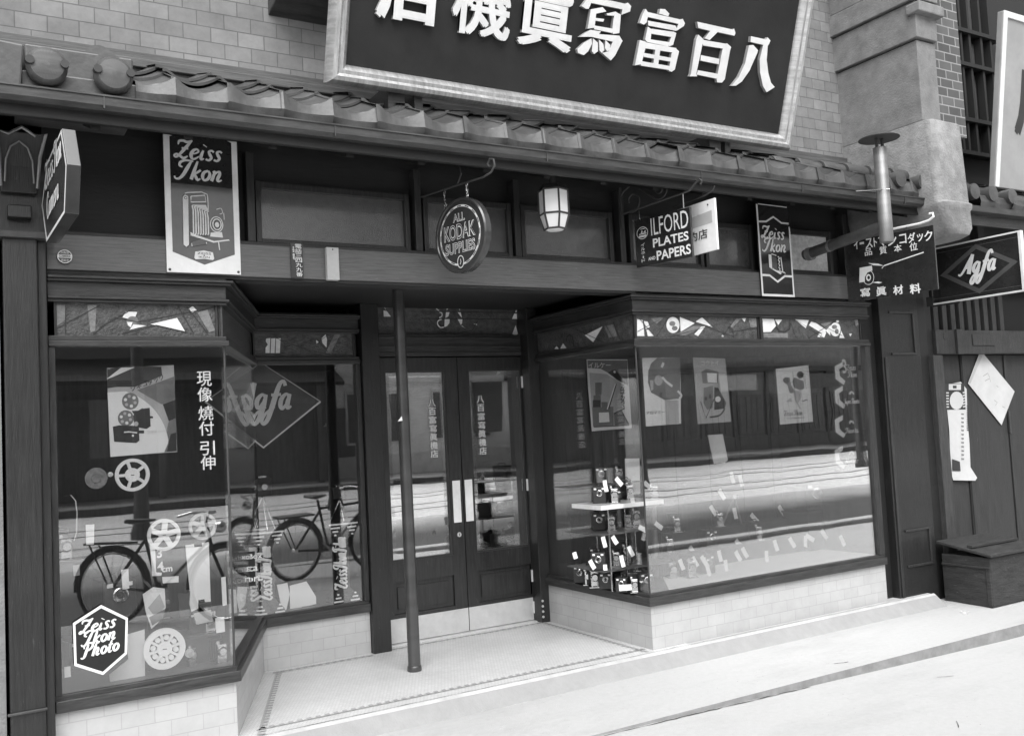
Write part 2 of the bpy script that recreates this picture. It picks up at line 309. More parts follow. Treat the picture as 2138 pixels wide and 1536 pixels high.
    def stroke(s, pts, w, z=0, mi=0, smooth=False):           # pts (x, y[, w])
        pts = [(p[0], p[1], (p[2] if len(p) > 2 else 1) * w) for p in pts]
        if smooth: pts = catmull(pts)
        pts = [Vector(p) for p in pts]; zz = z + s.z(); vs = []
        for i, p in enumerate(pts):
            a, b = pts[max(0, i - 1)], pts[min(len(pts) - 1, i + 1)]
            t = Vector((b.x - a.x, b.y - a.y)); t = t.normalized() if t.length > 1e-9 else Vector((1, 0)); n = Vector((-t.y, t.x)) * p.z / 2
            h = zz + i * 2e-6; vs += [(p.x + n.x, p.y + n.y, h), (p.x - n.x, p.y - n.y, h)]
        return s.add(vs, [(2 * i, 2 * i + 1, 2 * i + 3, 2 * i + 2) for i in range(len(pts) - 1)], mi)
    def text(s, body, x, y, h, w=None, z=0, mi=0, bold=.012, al='c', depth=0, side=None, shear=0, rot=0, va='b'):
        cjk = any(ord(q) > 0x2000 for q in body)
        if cjk and bold > .008:
            e = bold * .55 * h / .86
            for kx, ky in ((-1, -.7), (1, -.7), (-1, .7), (1, .7), (0, 0)): s.text(body, x + kx * e, y + ky * e + e * .7, h - e * 1.4, (w - 2 * e) if w else None, z, mi, 0, al, depth, side, shear, rot)
            return s
        vs, fs, a, b, c, d = text_geo(body, 0 if cjk else bold); sy = h / (d - c); sx = w / (b - a) if w else sy
        W_ = sx * (b - a); ox = x - (W_ / 2 if al == 'c' else W_ if al == 'r' else 0); zz = z + s.z()
        q = []; ca, sa = math.cos(rot), math.sin(rot)
        for v in vs:
            X, Y = (v.x - a) * sx + ox - x, (v.y - c) * sy; X += Y * shear
            q.append((x + X * ca - Y * sa, y + X * sa + Y * ca))
        s.add([(p[0], p[1], zz + depth) for p in q], fs, mi)
        if depth:
            ec = {}
            for f in fs:
                for i in range(len(f)): e = (f[i], f[(i + 1) % len(f)]); ec[e] = 1
            for (i, j) in list(ec):
                if (j, i) not in ec:
                    A, B = q[i], q[j]; s.add([(A[0], A[1], zz + depth), (A[0], A[1], zz), (B[0], B[1], zz), (B[0], B[1], zz + depth)], [(0, 1, 2, 3)], mi if side is None else side)
        return s
    def vtext(s, chars, x, y0, y1, w, z=0, mi=0, bold=.012, fill=.86):   # top to bottom
        n = len(chars); st = (y0 - y1) / n
        for i, ch in enumerate(chars): s.text(ch, x, y0 - (i + 1) * st + st * (1 - fill) / 2, st * fill, w, z, mi, bold)
    def script(s, body, x, y, xh, w=.17, z=0, mi=0, fit=None, slant=.28, al='c', rot=0):
        adv = sum(SCRIPT[c][0] for c in body); sc = xh; sx = fit / adv if fit else sc
        ox = -adv * sx / 2 if al == 'c' else 0; ca, sa = math.cos(rot), math.sin(rot)
        for ch in body:
            for st in SCRIPT[ch][1]:
                q = []
                for p in catmull(st):
                    X, Y = ox + (p.x + (p.y - .9) * slant) * sx, p.y * sc; q.append((x + X * ca - Y * sa, y + X * sa + Y * ca, p.z))
                s.stroke(q, w * xh, z, mi)
            ox += SCRIPT[ch][0] * sx
    def build(s, name, mats, parent=None, bevel=0, smooth=False, M=None):
        me = bpy.data.meshes.new(name); me.from_pydata([tuple(v) for v in s.v], [], s.f)
        if isinstance(mats, str): mats = [mats]
        for m in mats: me.materials.append(MAT[m])
        me.polygons.foreach_set('material_index', s.m)
        bm = bmesh.new(); bm.from_mesh(me)
        if not getattr(s, 'flat', False): bmesh.ops.recalc_face_normals(bm, faces=bm.faces)
        uv = bm.loops.layers.uv.new('UVMap')
        for f in bm.faces:
            n = f.normal; t = Vector((-n.y, n.x, 0))
            for l in f.loops:
                p = l.vert.co
                l[uv].uv = (p.x, p.y) if abs(n.z) > .75 or t.length < 1e-6 else (p.dot(t.normalized()), p.z)
        bm.to_mesh(me); bm.free()
        o = bpy.data.objects.new(name, me); C.objects.link(o)
        if parent: o.parent = parent
        if M is not None: o.matrix_world = M
        if smooth:
            for p in me.polygons: p.use_smooth = True
            me.set_sharp_from_angle(angle=R(40))
        if bevel:
            b = o.modifiers.new('bevel', 'BEVEL'); b.width = bevel; b.segments = 2; b.limit_method = 'ANGLE'
        return o
def pieces(mb, name, mats, parent=None, bevel=0, smooth=False, M=None):     # each loose piece becomes an object of its own
    par = list(range(len(mb.v)))
    def find(i):
        while par[i] != i: par[i] = par[par[i]]; i = par[i]
        return i
    for f in mb.f:
        for i in f[1:]: par[find(i)] = find(f[0])
    grp = {}
    for f, mi in zip(mb.f, mb.m): grp.setdefault(find(f[0]), []).append((f, mi))
    out = []
    for g in grp.values():
        n = MB(); ids = {}; 
        for f, mi in g:
            for i in f:
                if i not in ids: ids[i] = len(n.v); n.v.append(mb.v[i])
            n.f.append(tuple(ids[i] for i in f)); n.m.append(mi)
        out.append(n.build(name, mats, parent, bevel, smooth, M))
    return out
def art():
    m = MB(); m.flat = True; return m
def tag(o, label, cat, group=None):
    o['label'] = label; o['category'] = cat
    if group: o['group'] = group
    return o
def thing(name, label, cat, M=None, group=None):
    o = bpy.data.objects.new(name, None); C.objects.link(o); o.empty_display_size = .1
    if M is not None: o.matrix_world = M if isinstance(M, Matrix) else Matrix.Translation(M)
    return tag(o, label, cat, group)
def struct(o): o['kind'] = 'structure'; return o
def copy_tree(o, M, label=None):
    c = o.copy(); C.objects.link(c); c.matrix_world = M
    if label: c['label'] = label
    for ch in list(o.children):
        d = ch.copy(); C.objects.link(d); d.parent = c
        for g in list(ch.children):
            e = g.copy(); C.objects.link(e); e.parent = d
    return c
def frame(o, dx, dn=None):           # board frame: origin, x direction; y = up; z = normal towards the viewer
    x = Vector(dx).normalized(); y = Vector((0, 0, 1)); zz = x.cross(y).normalized(); y = zz.cross(x)
    m = Matrix((x, y, zz)).transposed().to_4x4(); m.translation = Vector(o); return m
def facade(x, z, y): return frame((x, y, z), (1, 0, 0))
def fp(pts, ox, oy, k, M):          # zoomed-survey coordinates to board coordinates
    return [PL(ox + x / k, oy + y / k, M) for x, y in pts]
exec_parts = []

# ================================================================== ground and street
def sheet(name, xs, ys, zf, m):
    b = MB(); b.add([(x, y, zf(x, y)) for y in ys for x in xs], [(j * len(xs) + i, j * len(xs) + i + 1, (j + 1) * len(xs) + i + 1, (j + 1) * len(xs) + i) for j in range(len(ys) - 1) for i in range(len(xs) - 1)])
    return struct(b.build(name, m, smooth=False))
PAVE = lambda x: -.1005 - .085 * min(1, max(0, (x - 2.4) / 4.2))
xs = [-60, -20, -6, -2, 0, 1, 2.2, 3, 4, 5, 5.8, 6.4, 8, 12, 20, 40, 80]
sheet('pavement', xs, [-4.75, -2.5, -.87], lambda x, y: PAVE(x) - (0 if y > -1 else .02 if y > -3 else .045), 'cement')
def strip(name, pts0, pts1, m):
    b = MB(); n = len(pts0); b.add(list(pts0) + list(pts1), [(i, i + 1, n + i + 1, n + i) for i in range(n - 1)]); return struct(b.build(name, m))
xe = [-60, 0, 1.0, 2.2, 3, 4, 5, 5.8, 6.4, 8, 12, 80]
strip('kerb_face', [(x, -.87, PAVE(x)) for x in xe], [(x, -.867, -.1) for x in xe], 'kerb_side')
strip('ledge', [(x, -.867, -.1) for x in xe], [(x, -.17, -.088) for x in xe], 'cement')
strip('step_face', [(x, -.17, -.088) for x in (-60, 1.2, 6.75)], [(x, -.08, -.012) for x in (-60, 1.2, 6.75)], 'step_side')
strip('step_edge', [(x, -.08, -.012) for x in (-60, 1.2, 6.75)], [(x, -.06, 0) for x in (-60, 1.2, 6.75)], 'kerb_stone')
b = MB(); b.box(6.75, 40, -.17, 6, -.3, -.086); b.box(-60, 6.75, -.03, 6, -.2, -.006); struct(b.build('ground_slab', 'cement'))
b = MB(); b.box(-60, 80, -5.0, -4.75, -.4, -.16); struct(b.build('kerb', 'kerb_stone', bevel=.02))
sheet('road', [-60, 80], [-10.4, -5.0], lambda x, y: -.29, 'asphalt')
_n = MAT['asphalt'].node_tree.nodes; _l = MAT['asphalt'].node_tree.links; _b = _n['Principled BSDF']     # dust trodden off the pale paving onto the asphalt
_src = _b.inputs['Base Color'].links[0].from_socket; road_uv = _n.new('ShaderNodeTexCoord'); _sx = _n.new('ShaderNodeSeparateXYZ'); _l.new(road_uv.outputs['UV'], _sx.inputs[0])
_no = _n.new('ShaderNodeTexNoise'); _no.inputs['Scale'].default_value = .6; _no.inputs['Detail'].default_value = 9; _l.new(road_uv.outputs['UV'], _no.inputs[0])
_ad = _n.new('ShaderNodeMath'); _ad.operation = 'MULTIPLY_ADD'; _ad.inputs[1].default_value = 2.2; _l.new(_no.outputs[0], _ad.inputs[0]); _l.new(_sx.outputs[1], _ad.inputs[2])
_mr = _n.new('ShaderNodeMapRange'); _mr.inputs[1].default_value = -6.6; _mr.inputs[2].default_value = -9.4; _mr.inputs[3].default_value = 0; _mr.inputs[4].default_value = .9; _l.new(_ad.outputs[0], _mr.inputs[0])
_mx = _n.new('ShaderNodeMix'); _mx.data_type = 'RGBA'; _l.new(_mr.outputs[0], _mx.inputs[0]); _l.new(_src, _mx.inputs[6]); _mx.inputs[7].default_value = (.5, .5, .5, 1); _l.new(_mx.outputs[2], _b.inputs['Base Color'])
sheet('tram_paving', [-60, 80], [-22, -10.4], lambda x, y: -.29, 'paving')
b = MB()
for y in (-12.2, -13.64, -16.2, -17.64): b.box(-60, 80, y - .04, y + .04, -.29, -.28)
struct(b.build('tram_rail', 'iron'))
b = MB(); b.box(-60, 80, -22.4, -22, -.4, -.1); struct(b.build('far_kerb', 'iron'))
sheet('far_pavement', [-60, 80], [-45, -22.4], lambda x, y: -.11, 'cement')
sheet('terrain', [-200, 250], [-250, -44.9], lambda x, y: -.15, 'paving')
sheet('back_ground', [-200, 250], [6, 150], lambda x, y: -.2, 'paving')
# mosaic floor of the recess with its chequered border
LX, LY = 1.232, 1.725
fl = [(1.0, -.06), (4.2, -.06), (4.2, 1.5), (1.0, 1.5)]
b = MB(); b.prism(fl, -.02, .0); struct(b.build('entrance_floor', 'tile_mosaic'))
b = MB(); b2 = MB()
def border(p, q, off):
    p, q = Vector(p), Vector(q); t = (q - p); L_ = t.length; t.normalize(); n = Vector((-t.y, t.x)) * off
    k = int(L_ / .05)
    for i in range(k):
        a = p + t * (i * L_ / k) + n; c = p + t * ((i + .52) * L_ / k) + n; d = n.normalized() * .032
        b.add([(a.x, a.y, .004), (c.x, c.y, .004), (c.x + d.x, c.y + d.y, .004), (a.x + d.x, a.y + d.y, .004)], [(0, 1, 2, 3)])
    a, c, d = p + n * .8, q + n * .8, n.normalized() * (.032 + off * .4)
    b2.add([(a.x, a.y, .002), (c.x, c.y, .002), (c.x + d.x, c.y + d.y, .002), (a.x + d.x, a.y + d.y, .002)], [(0, 1, 2, 3)])
border((1.29, -.02), (1.76, 1.22), -.04); border((1.76, 1.22), (2.46, 1.22), -.03); border((2.62, 1.28), (3.9, 1.28), -.03); border((3.9, 1.2), (3.9, -.02), -.03); border((3.9, .02), (1.34, .02), -.03)
struct(b2.build('floor_border', 'mosaic_grey')); struct(b.build('floor_border_tiles', 'tile_white'))

# ================================================================== the shop building
shop = thing('shop_building', 'photographic shop with tiled eave, dark wooden front, two display windows and double door', 'shop', (0, 0, 0))
def inset(poly, d):                  # offset an open front outline outwards (towards the street)
    return poly
# upper storey
b = MB(); b.box(-.05, 6.3, .1, 8, 3.52, 9.2); b.build('brick_wall', 'brick_pale', shop)
b = MB(); b.box(-.05, 6.28, .045, .1, 3.36, 3.43); b.box(-.05, 6.28, .02, .1, 3.43, 3.475); b.box(-.05, 6.35, .06, .1, 3.475, 3.525); b.build('flashing', 'flash', shop, bevel=.004)
b = MB()
p = [P(592, -10, .1), P(700, 10, .1)]
b.loft([[(1.55, .1, 3.86), (1.9, .1, 3.86), (1.9, .1, 4.4), (1.55, .1, 4.4)], [(1.6, -.16, 4.02), (1.86, -.16, 4.02), (1.86, -.16, 4.4), (1.6, -.16, 4.4)]]); b.build('wall_hood', 'copper', shop, bevel=.006)
# party wall pillar at the right end, with corbels
def pillar_ring(x0, x1, yf, z): return [(x0, yf, z), (x1, yf, z), (x1, .6, z), (x0, .6, z)]
b = MB()
for z0, z1, g in ((3.62, 4.235, 0), (4.245, 4.52, .025), (4.53, 4.70, .05), (4.71, 5.4, .03)):
    b.box(6.25 - g, 6.47, -.64 - g, .5, z0, z1)
b.build('party_wall', 'plaster', shop, bevel=.006)
b = MB(); b.box(6.265, 6.465, -.625, .5, 3.6, 5.4); b.build('party_wall_joint', 'ink', shop)
b = MB(); b.box(6.47, 6.8, -.625, .6, 3.55, 6); b.build('pillar_brick', 'brick_dark', shop)
b = MB()
rings = []
for z, g, xr in ((3.62, .03, 6.62), (3.605, .045, 6.63), (3.3, .06, 6.625), (3.0, .08, 6.615), (2.985, .10, 6.625), (2.95, .10, 6.62), (2.93, .09, 6.61), (2.80, .10, 6.60), (2.755, .08, 6.59), (2.735, .03, 6.57), (2.725, -.06, 6.54)):
    yf = -.66 - g; xl = 6.25 + max(0, 2.98 - z) * .35
    rings.append([(xl, .1, z), (xl, yf + .06, z), (xl + .015, yf + .02, z), (xl + .045, yf, z), (xr - .03, yf + .005, z), (xr, yf + .04, z), (xr, .1, z)])
b.loft(rings); b.build('pillar_foot', 'plaster_pale', shop, smooth=True)
# corbel carving near the top of the pillar
b = MB()
for i in range(6): b.tube([(6.22, -.05 - .09 * i, 4.86 + .03 * i), (6.2, -.10 - .09 * i, 4.92 + .03 * i), (6.23, -.15 - .09 * i, 4.89 + .03 * i)], .035, 8)
b.box(6.18, 6.25, -.68, .1, 4.9, 5.02); b.box(6.2, 6.5, -.72, -.6, 4.42, 4.5)
pieces(b, 'corbel', 'plaster', shop, bevel=.01)
# eave: tiles, gutter, boards
PER = .2505; X0T = .905
def wave(x):
    u = ((x - X0T) / PER) % 1.0                # crest at 0, long hollow, quick rise
    return .054 * (abs(1 - 2 * u) ** 1.7 if u > .5 else (1 - 2 * u) ** 2.2)
def tiles(name, xa, xb, parent, full=True):
    b = MB(); rows = [(-.55, 3.122), (-.36, 3.21), (-.18, 3.295), (.08, 3.40)]
    k0 = math.floor((xa - X0T) / PER); k1 = math.ceil((xb - X0T) / PER); rnd = random.Random(3)
    for r in range(3):
        (ya, za), (yb, zb) = rows[r], rows[r + 1]
        for k in range(k0, k1):
            c0 = X0T + k * PER; X = [max(xa, min(xb, c0 + PER * (i / 14) - .004)) for i in range(-1, 15)]
            if X[-1] - X[0] < .02: continue
            dy, dz, tl_ = rnd.uniform(-.014, .008), rnd.uniform(-.004, .007), rnd.uniform(-.02, .02); n = len(X) - 1
            hz = lambda x: wave(max(c0 + .0005, min(c0 + PER - .0005, x))) + dz + tl_ * (x - c0)
            lines = []
            if r == 0: lines += [[(x, ya - .003 + dy, 3.03) for x in X], [(x, ya - .012 - .45 * wave(max(c0 + .0005, min(c0 + PER - .0005, x))) + dy, 3.085) for x in X]]
            lines += [[(x, ya - (.004 + .3 * wave(max(c0 + .0005, min(c0 + PER - .0005, x))) if r == 0 else .02) + dy, za + hz(x)) for x in X], [(x, ya - (.004 if r == 0 else .022) + dy, za + (.005 if r == 0 else .014) + hz(x)) for x in X], [(x, yb + .02, zb + .012 + hz(x)) for x in X]]
            for q in range(len(lines) - 1): b.add(lines[q] + lines[q + 1], [(i, i + 1, n + 2 + i, n + 1 + i) for i in range(n)])
    b.build(name, 'roof_tile', parent, smooth=True)
tiles('tile_roof', .73, 6.4, shop)
def end_cap(x, parent, r=.082, barrel=True):
    b = MB(); b.lathe([(.01, -.625), (r * .8, -.62), (r, -.6), (r, -.575), (r * .93, -.57)], (x, 0, 3.135), 'y', 28)
    b.build('end_tile', 'roof_tile', parent, smooth=True)
    if barrel:
        b = MB()
        for k in range(5): b.lathe([(.058 + .012, -.57 + k * .1), (.066, -.56 + k * .1), (.058, -.475 + k * .1)], (x, 0, 3.165 + .05 * k), 'y', 20)
        pieces(b, 'barrel_tile', 'roof_tile', parent, smooth=True)
    b = MB()
    for s in (-1, 1): b.lathe([(.0005, -.632), (.018, -.632), (.018, -.6), (.0005, -.6)], (x + s * r * .82, 0, 3.145), 'y', 14)
    pieces(b, 'tile_notch', 'ink', parent)
end_cap(.37, shop, barrel=False); end_cap(.635, shop)
b = MB(); b.loft([[(.0, -.6, 3.03), (.27, -.6, 3.03), (.285, -.6, 3.215), (.0, -.6, 3.235)], [(.0, -.2, 3.05), (.27, -.2, 3.05), (.285, -.2, 3.3), (.0, -.2, 3.32)]]); b.box(.27, .75, -.56, -.1, 3.02, 3.12); b.box(.3, .75, -.4, .05, 3.1, 3.3)
b.build('gable_tile', 'roof_tile', shop, bevel=.008)
b = MB()
for i in range(7):
    x = 4.95 + i * .225; zz = 3.235 - .0 * i; y = -.33 - .02 * i
    b.lathe([(.06, x), (.066, x + .02), (.058, x + .24)], (0, y, zz), 'x', 18)
pieces(b, 'ridge_tile', 'roof_tile', shop, smooth=True)
b = MB(); b.box(4.9, 6.55, -.5, -.28, 3.1, 3.2)
for x in (6.02, 6.28): b.lathe([(.001, -.59), (.06, -.585), (.062, -.55), (.055, -.4)], (x, 0, 3.17), 'y', 18)
b.build('verge_tile', 'roof_tile', shop, smooth=True)
b = MB()
prof = [(-.51, 2.978), (-.575, 2.978), (-.598, 2.995), (-.60, 3.03), (-.607, 3.033), (-.607, 3.04), (-.594, 3.04), (-.592, 3.0), (-.57, 2.985), (-.51, 2.985)]
b.loft([[(x, y, z) for y, z in prof] for x in (-.6, 6.71)])
for x in (-.1, .59, 1.65, 2.9, 4.05, 4.95, 6.02): b.box(x, x + .006, -.6035, -.59, 2.98, 3.033)
b.build('gutter', 'copper', shop)
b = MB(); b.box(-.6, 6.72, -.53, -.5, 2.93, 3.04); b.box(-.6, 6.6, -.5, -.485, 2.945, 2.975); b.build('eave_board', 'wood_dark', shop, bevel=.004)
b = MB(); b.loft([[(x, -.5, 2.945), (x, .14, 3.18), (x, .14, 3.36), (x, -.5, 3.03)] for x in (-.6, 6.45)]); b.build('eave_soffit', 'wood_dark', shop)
b = MB()
for i in range(15):
    x = .55 + i * .4; b.loft([[(x, -.49, 2.915), (x + .04, -.49, 2.915), (x + .04, -.49, 2.945), (x, -.49, 2.945)], [(x, .1, 3.13), (x + .04, .1, 3.13), (x + .04, .1, 3.17), (x, .1, 3.17)]])
pieces(b, 'rafter', 'wood_dark', shop)
# left post with carved capital
b = MB(); b.box(.212, .355, -.1, .12, -.05, 2.49); b.box(.355, .395, -.07, .12, -.05, 2.49); b.build('corner_post', 'wood_post', shop, bevel=.006)
b = MB(); b.box(.18, .40, -.13, .12, 2.485, 2.515); b.box(.2, .36, -.112, -.1, .33, .342); pieces(b, 'post_band', 'iron', shop, bevel=.003)
b = MB(); b.box(.2, .4, -.06, .12, 2.515, 3.0)
b.loft([[(.235, -.12, 2.58), (.335, -.12, 2.58), (.335, -.02, 2.58), (.235, -.02, 2.58)], [(.235, -.12, 2.64), (.335, -.12, 2.64), (.335, -.02, 2.64), (.235, -.02, 2.64)]])
b.loft([[(.21, -.1, 2.7), (.36, -.1, 2.7), (.36, -.03, 2.7), (.21, -.03, 2.7)], [(.205, -.12, 2.82), (.365, -.12, 2.82), (.365, -.03, 2.82), (.205, -.03, 2.82)], [(.185, -.17, 2.97), (.40, -.17, 2.97), (.40, -.03, 2.97), (.185, -.03, 2.97)]])
b.build('post_capital', 'wood_post', shop, bevel=.006)
b = MB(); b.tube([(.21, -.125, 2.72), (.205, -.145, 2.86), (.19, -.185, 2.965), (.24, -.188, 2.95), (.26, -.185, 2.965), (.295, -.19, 2.985), (.33, -.185, 2.965), (.35, -.188, 2.95), (.395, -.185, 2.965), (.37, -.145, 2.86), (.36, -.125, 2.72)], .008, 6); b.tube([(.225, -.135, 2.74), (.23, -.15, 2.84), (.25, -.158, 2.90), (.285, -.165, 2.925), (.32, -.158, 2.90), (.34, -.15, 2.84), (.345, -.135, 2.74)], .005, 6)
b.build('capital_carving', 'zinc', shop, smooth=True)
# display window plan outlines
LFT = [(.40, 0), (LX, 0), (LY, 1.25), (2.465, 1.25), (2.465, 1.95), (.40, 1.95)]
RGT = [(3.925, 1.28), (3.925, 0), (6.262, 0), (6.262, 1.5), (3.925, 1.5)]
def off(poly, d, front):             # push the street-side edges out by d
    out = []
    n = len(poly)
    for i in range(n):
        p = Vector(poly[i]); a = Vector(poly[i - 1]); c = Vector(poly[(i + 1) % n]); v = Vector((0, 0)); den = []
        e1, e2 = (p - a).normalized(), (c - p).normalized()
        n1, n2 = Vector((e1.y, -e1.x)), Vector((e2.y, -e2.x)); f1, f2 = (i - 1) % n in front, i in front
        if f1 and f2: m = (n1 + n2).normalized(); v = m * d / max(.3, m.dot(n1))
        elif f1: v = n1 * d
        elif f2: v = n2 * d
        out.append((p.x + v.x, p.y + v.y))
    return out
FL, FR = (0, 1, 2), (0, 1)
def wrap(parent, name, poly, front, d0, z0, z1, m, bevel=.003):
    b = MB(); b.prism(off(poly, d0, front), z0, z1); return b.build(name, m, parent, bevel=bevel)
wins = []
for poly, front, nm in ((LFT, FL, 'l'), (RGT, FR, 'r')):
    wrap(shop, 'tiled_bulkhead', poly, front, 0, -.02, .284, 'tile_white', 0)
    s_ = wrap(shop, 'window_sill', poly, front, .028, .284, .338, 'wood_h')
    b = MB(); b.prism(off(poly, .006, front), .338, .358); b.build('sill_moulding', 'wood_h', s_)
    wrap(shop, 'window_head', poly, front, .022, 1.993, 2.02, 'wood_h'); wrap(shop, 'window_head', poly, front, .008, 2.02, 2.045, 'wood_h')
    wrap(shop, 'transom_head', poly, front, .014, 2.207, 2.222, 'wood_h'); wrap(shop, 'transom_head', poly, front, .03, 2.222, 2.235, 'wood_h')
    wrap(shop, 'cornice', poly, front, .012, 2.235, 2.305, 'wood_h'); wrap(shop, 'cornice', poly, front, .04, 2.305, 2.318, 'wood_h'); wrap(shop, 'cornice', poly, front, .055, 2.318, 2.33, 'wood_h'); wrap(shop, 'cornice', poly, front, .015, 2.33, 2.345, 'wood_dark')
def pane(parent, name, a, c, z0, z1, inw, m='glass', t=.006):
    a, c = Vector(a), Vector(c); e = (c - a).normalized(); n = Vector((-e.y, e.x)) * inw
    p = [a + n, c + n, c + n + n.normalized() * t, a + n + n.normalized() * t]
    b = MB(); b.prism([(v.x, v.y) for v in p], z0, z1); return b.build(name, m, parent)
def upright(parent, x0, x1, y0, y1, z0=.358, z1=1.993, m='wood_v', name='window_post'):
    b = MB(); b.box(x0, x1, y0, y1, z0, z1); return b.build(name, m, parent, bevel=.003)
# left display glass (inner face towards +n)
gl = pane(shop, 'window_pane', (.43, 0), (LX - .012, 0), .358, 1.993, .012)
pane(shop, 'window_pane', (LX - .008, .012), (LY - .002, 1.258), .358, 1.993, .008, 'glass_soft')
pane(shop, 'window_pane', (LY, 1.25), (2.43, 1.25), .358, 1.993, .012, 'glass_inner')
gr = pane(shop, 'window_pane', (3.94, 0), (6.2, 0), .358, 1.993, .012, 'glass_street')
pane(shop, 'window_pane', (3.925, 1.25), (3.925, .012), .358, 1.993, .012, 'glass_soft')
upright(shop, .40, .43, -.01, .05); upright(shop, 2.43, 2.465, 1.235, 1.29); upright(shop, 6.2, 6.262, -.012, .06); upright(shop, 3.912, 3.945, 1.24, 1.29)
b = MB(); b.tube([(LX - .004, .008, .358), (LX - .004, .008, 1.993)], .006, 8); b.tube([(3.93, .006, .358), (3.93, .006, 1.993)], .006, 8); pieces(b, 'corner_bead', 'iron', shop)
# art glass transoms
def artglass(name, a, c, yoff, shapes, leads, Yp, z0=2.045, z1=2.207, solid=True):
    a, c = Vector(a), Vector(c); e = (c - a).normalized(); n = Vector((-e.y, e.x))
    b = MB(); q = [a + n * .02, c + n * .02, c + n * .03, a + n * .03]; b.prism([(v.x, v.y) for v in q], z0, z1)
    o = b.build(name, 'art_glass', shop)
    M = frame((a.x + n.x * .0185, a.y + n.y * .0185, z0), (e.x, e.y, 0)); w = (c - a).length
    g = art()
    for mi, ox, oy, k, pts in shapes: g.poly(fp(pts, ox, oy, k, M)[::-1], 0, mi)
    for ox, oy, k, pts, wd_ in leads: g.stroke(fp(pts, ox, oy, k, M), wd_, .0006, 2)
    # keep the pieces inside the frame
    for v in g.v: v.x = min(max(v.x, .012), w - .012); v.y = min(max(v.y, .004), z1 - z0 - .004)
    g.build('coloured_glass', ['art_clear', 'art_mid', 'lead'], o, M=M)
    bb = MB()
    for s0, s1 in ((0, .012), (w - .012, w)): bb.box(s0, s1, -.0, z1 - z0, -.012, .008)
    pieces(bb, 'transom_bar', 'wood_v', o, M=M)
def circ(x, y, a, b_, n=20): return [(x + a * math.cos(2 * math.pi * i / n), y + b_ * math.sin(2 * math.pi * i / n)) for i in range(n)]
K4 = (0, 560, 3.071)
def S(mi, k, pts): return (mi,) + k + (pts,)
def Ld(k, pts, w=.004): return k + (pts, w)
artglass('art_glass_transom', (.43, 0), (1.2, 0), 0, [S(1, K4, [(340, 235), (425, 235), (420, 330), (340, 370)]), S(1, K4, [(560, 235), (620, 235), (610, 400), (580, 415)]), S(0, K4, [(785, 315), (808, 278), (880, 280), (860, 333)]), S(1, K4, circ(850, 345, 40, 38)), S(0, K4, [(815, 345), (850, 345), (838, 378), (820, 365)]), S(0, K4, [(965, 358), (1135, 318), (1187, 405)]), S(0, K4, [(830, 395), (855, 360), (940, 367)]), S(0, K4, [(1205, 262), (1235, 242), (1262, 270), (1230, 285)]), S(1, K4, [(1265, 285), (1330, 265), (1380, 400), (1340, 410)])],
    [Ld(K4, [(340, 385), (640, 238)]), Ld(K4, [(640, 380), (870, 250)]), Ld(K4, [(600, 418), (650, 380), (740, 315), (880, 345), (1380, 250)]), Ld(K4, [(780, 420), (1000, 365), (1200, 410)]), Ld(K4, [(1140, 240), (1240, 415)]), Ld(K4, [(1200, 250), (1330, 415)]), Ld(K4, [(420, 235), (420, 415)])], 0)
K12 = (440, 540, 4.8)
artglass('art_glass_transom', (LY, 1.25), (2.44, 1.25), 0, [S(0, K12, [(555, 800), (597, 795), (590, 945), (548, 945), (550, 890), (572, 860), (552, 830)]), S(0, K12, [(605, 800), (648, 797), (640, 945), (600, 945)]), S(0, K12, [(655, 800), (700, 797), (692, 945), (650, 945)]), S(0, K12, [(1110, 800), (1150, 740), (1165, 810), (1160, 890), (1120, 845)]), S(0, K12, [(1055, 815), (1082, 835), (1060, 852)]), S(1, K12, [(1240, 735), (1300, 735), (1200, 945), (1150, 945)])],
    [Ld(K12, [(540, 720), (1000, 930)]), Ld(K12, [(600, 720), (760, 860)]), Ld(K12, [(1080, 832), (1180, 720)]), Ld(K12, [(1080, 832), (1170, 930)])], 0)
artglass('art_glass_transom', (LX, 0), (LY, 1.25), 0, [], [], 0)
K8 = (1310, 640, 2.477); K9 = (1120, 560, 2.969)
artglass('art_glass_transom', (3.94, 0), (5.085, 0), 0, [S(0, K8, [(50, 65), (78, 70), (84, 110), (88, 152), (50, 152)]), S(0, K8, [(85, 75), (105, 78), (116, 105), (95, 116)]), S(0, K8, [(98, 120), (112, 118), (138, 152), (105, 152)]), S(1, K8, [(120, 60), (190, 55), (150, 90)]), S(0, K8, circ(235, 95, 34, 42)), S(1, K8, circ(232, 88, 16, 13)), S(1, K8, circ(244, 112, 15, 12)), S(0, K8, [(270, 52), (348, 86), (275, 130)]), S(1, K8, [(250, 145), (340, 100), (400, 100), (300, 150)]), S(0, K8, [(385, 55), (440, 107), (405, 95), (352, 78)]), S(0, K8, [(380, 105), (402, 102), (365, 153), (345, 143)]), S(1, K8, [(555, 60), (590, 62), (540, 110), (530, 100)]), S(0, K8, [(590, 62), (612, 60), (605, 80)]), S(1, K8, [(625, 60), (668, 60), (668, 105), (635, 108)]), S(0, K8, circ(492, 152, 5, 5))],
    [Ld(K8, [(50, 130), (200, 45)]), Ld(K8, [(150, 155), (210, 60)]), Ld(K8, [(255, 45), (550, 155)]), Ld(K8, [(220, 155), (600, 55)]), Ld(K8, [(490, 155), (560, 60)]), Ld(K8, [(540, 130), (668, 110)]), Ld(K8, [(520, 105), (545, 120), (550, 155)]), Ld(K8, [(60, 62), (140, 155)])], 0)
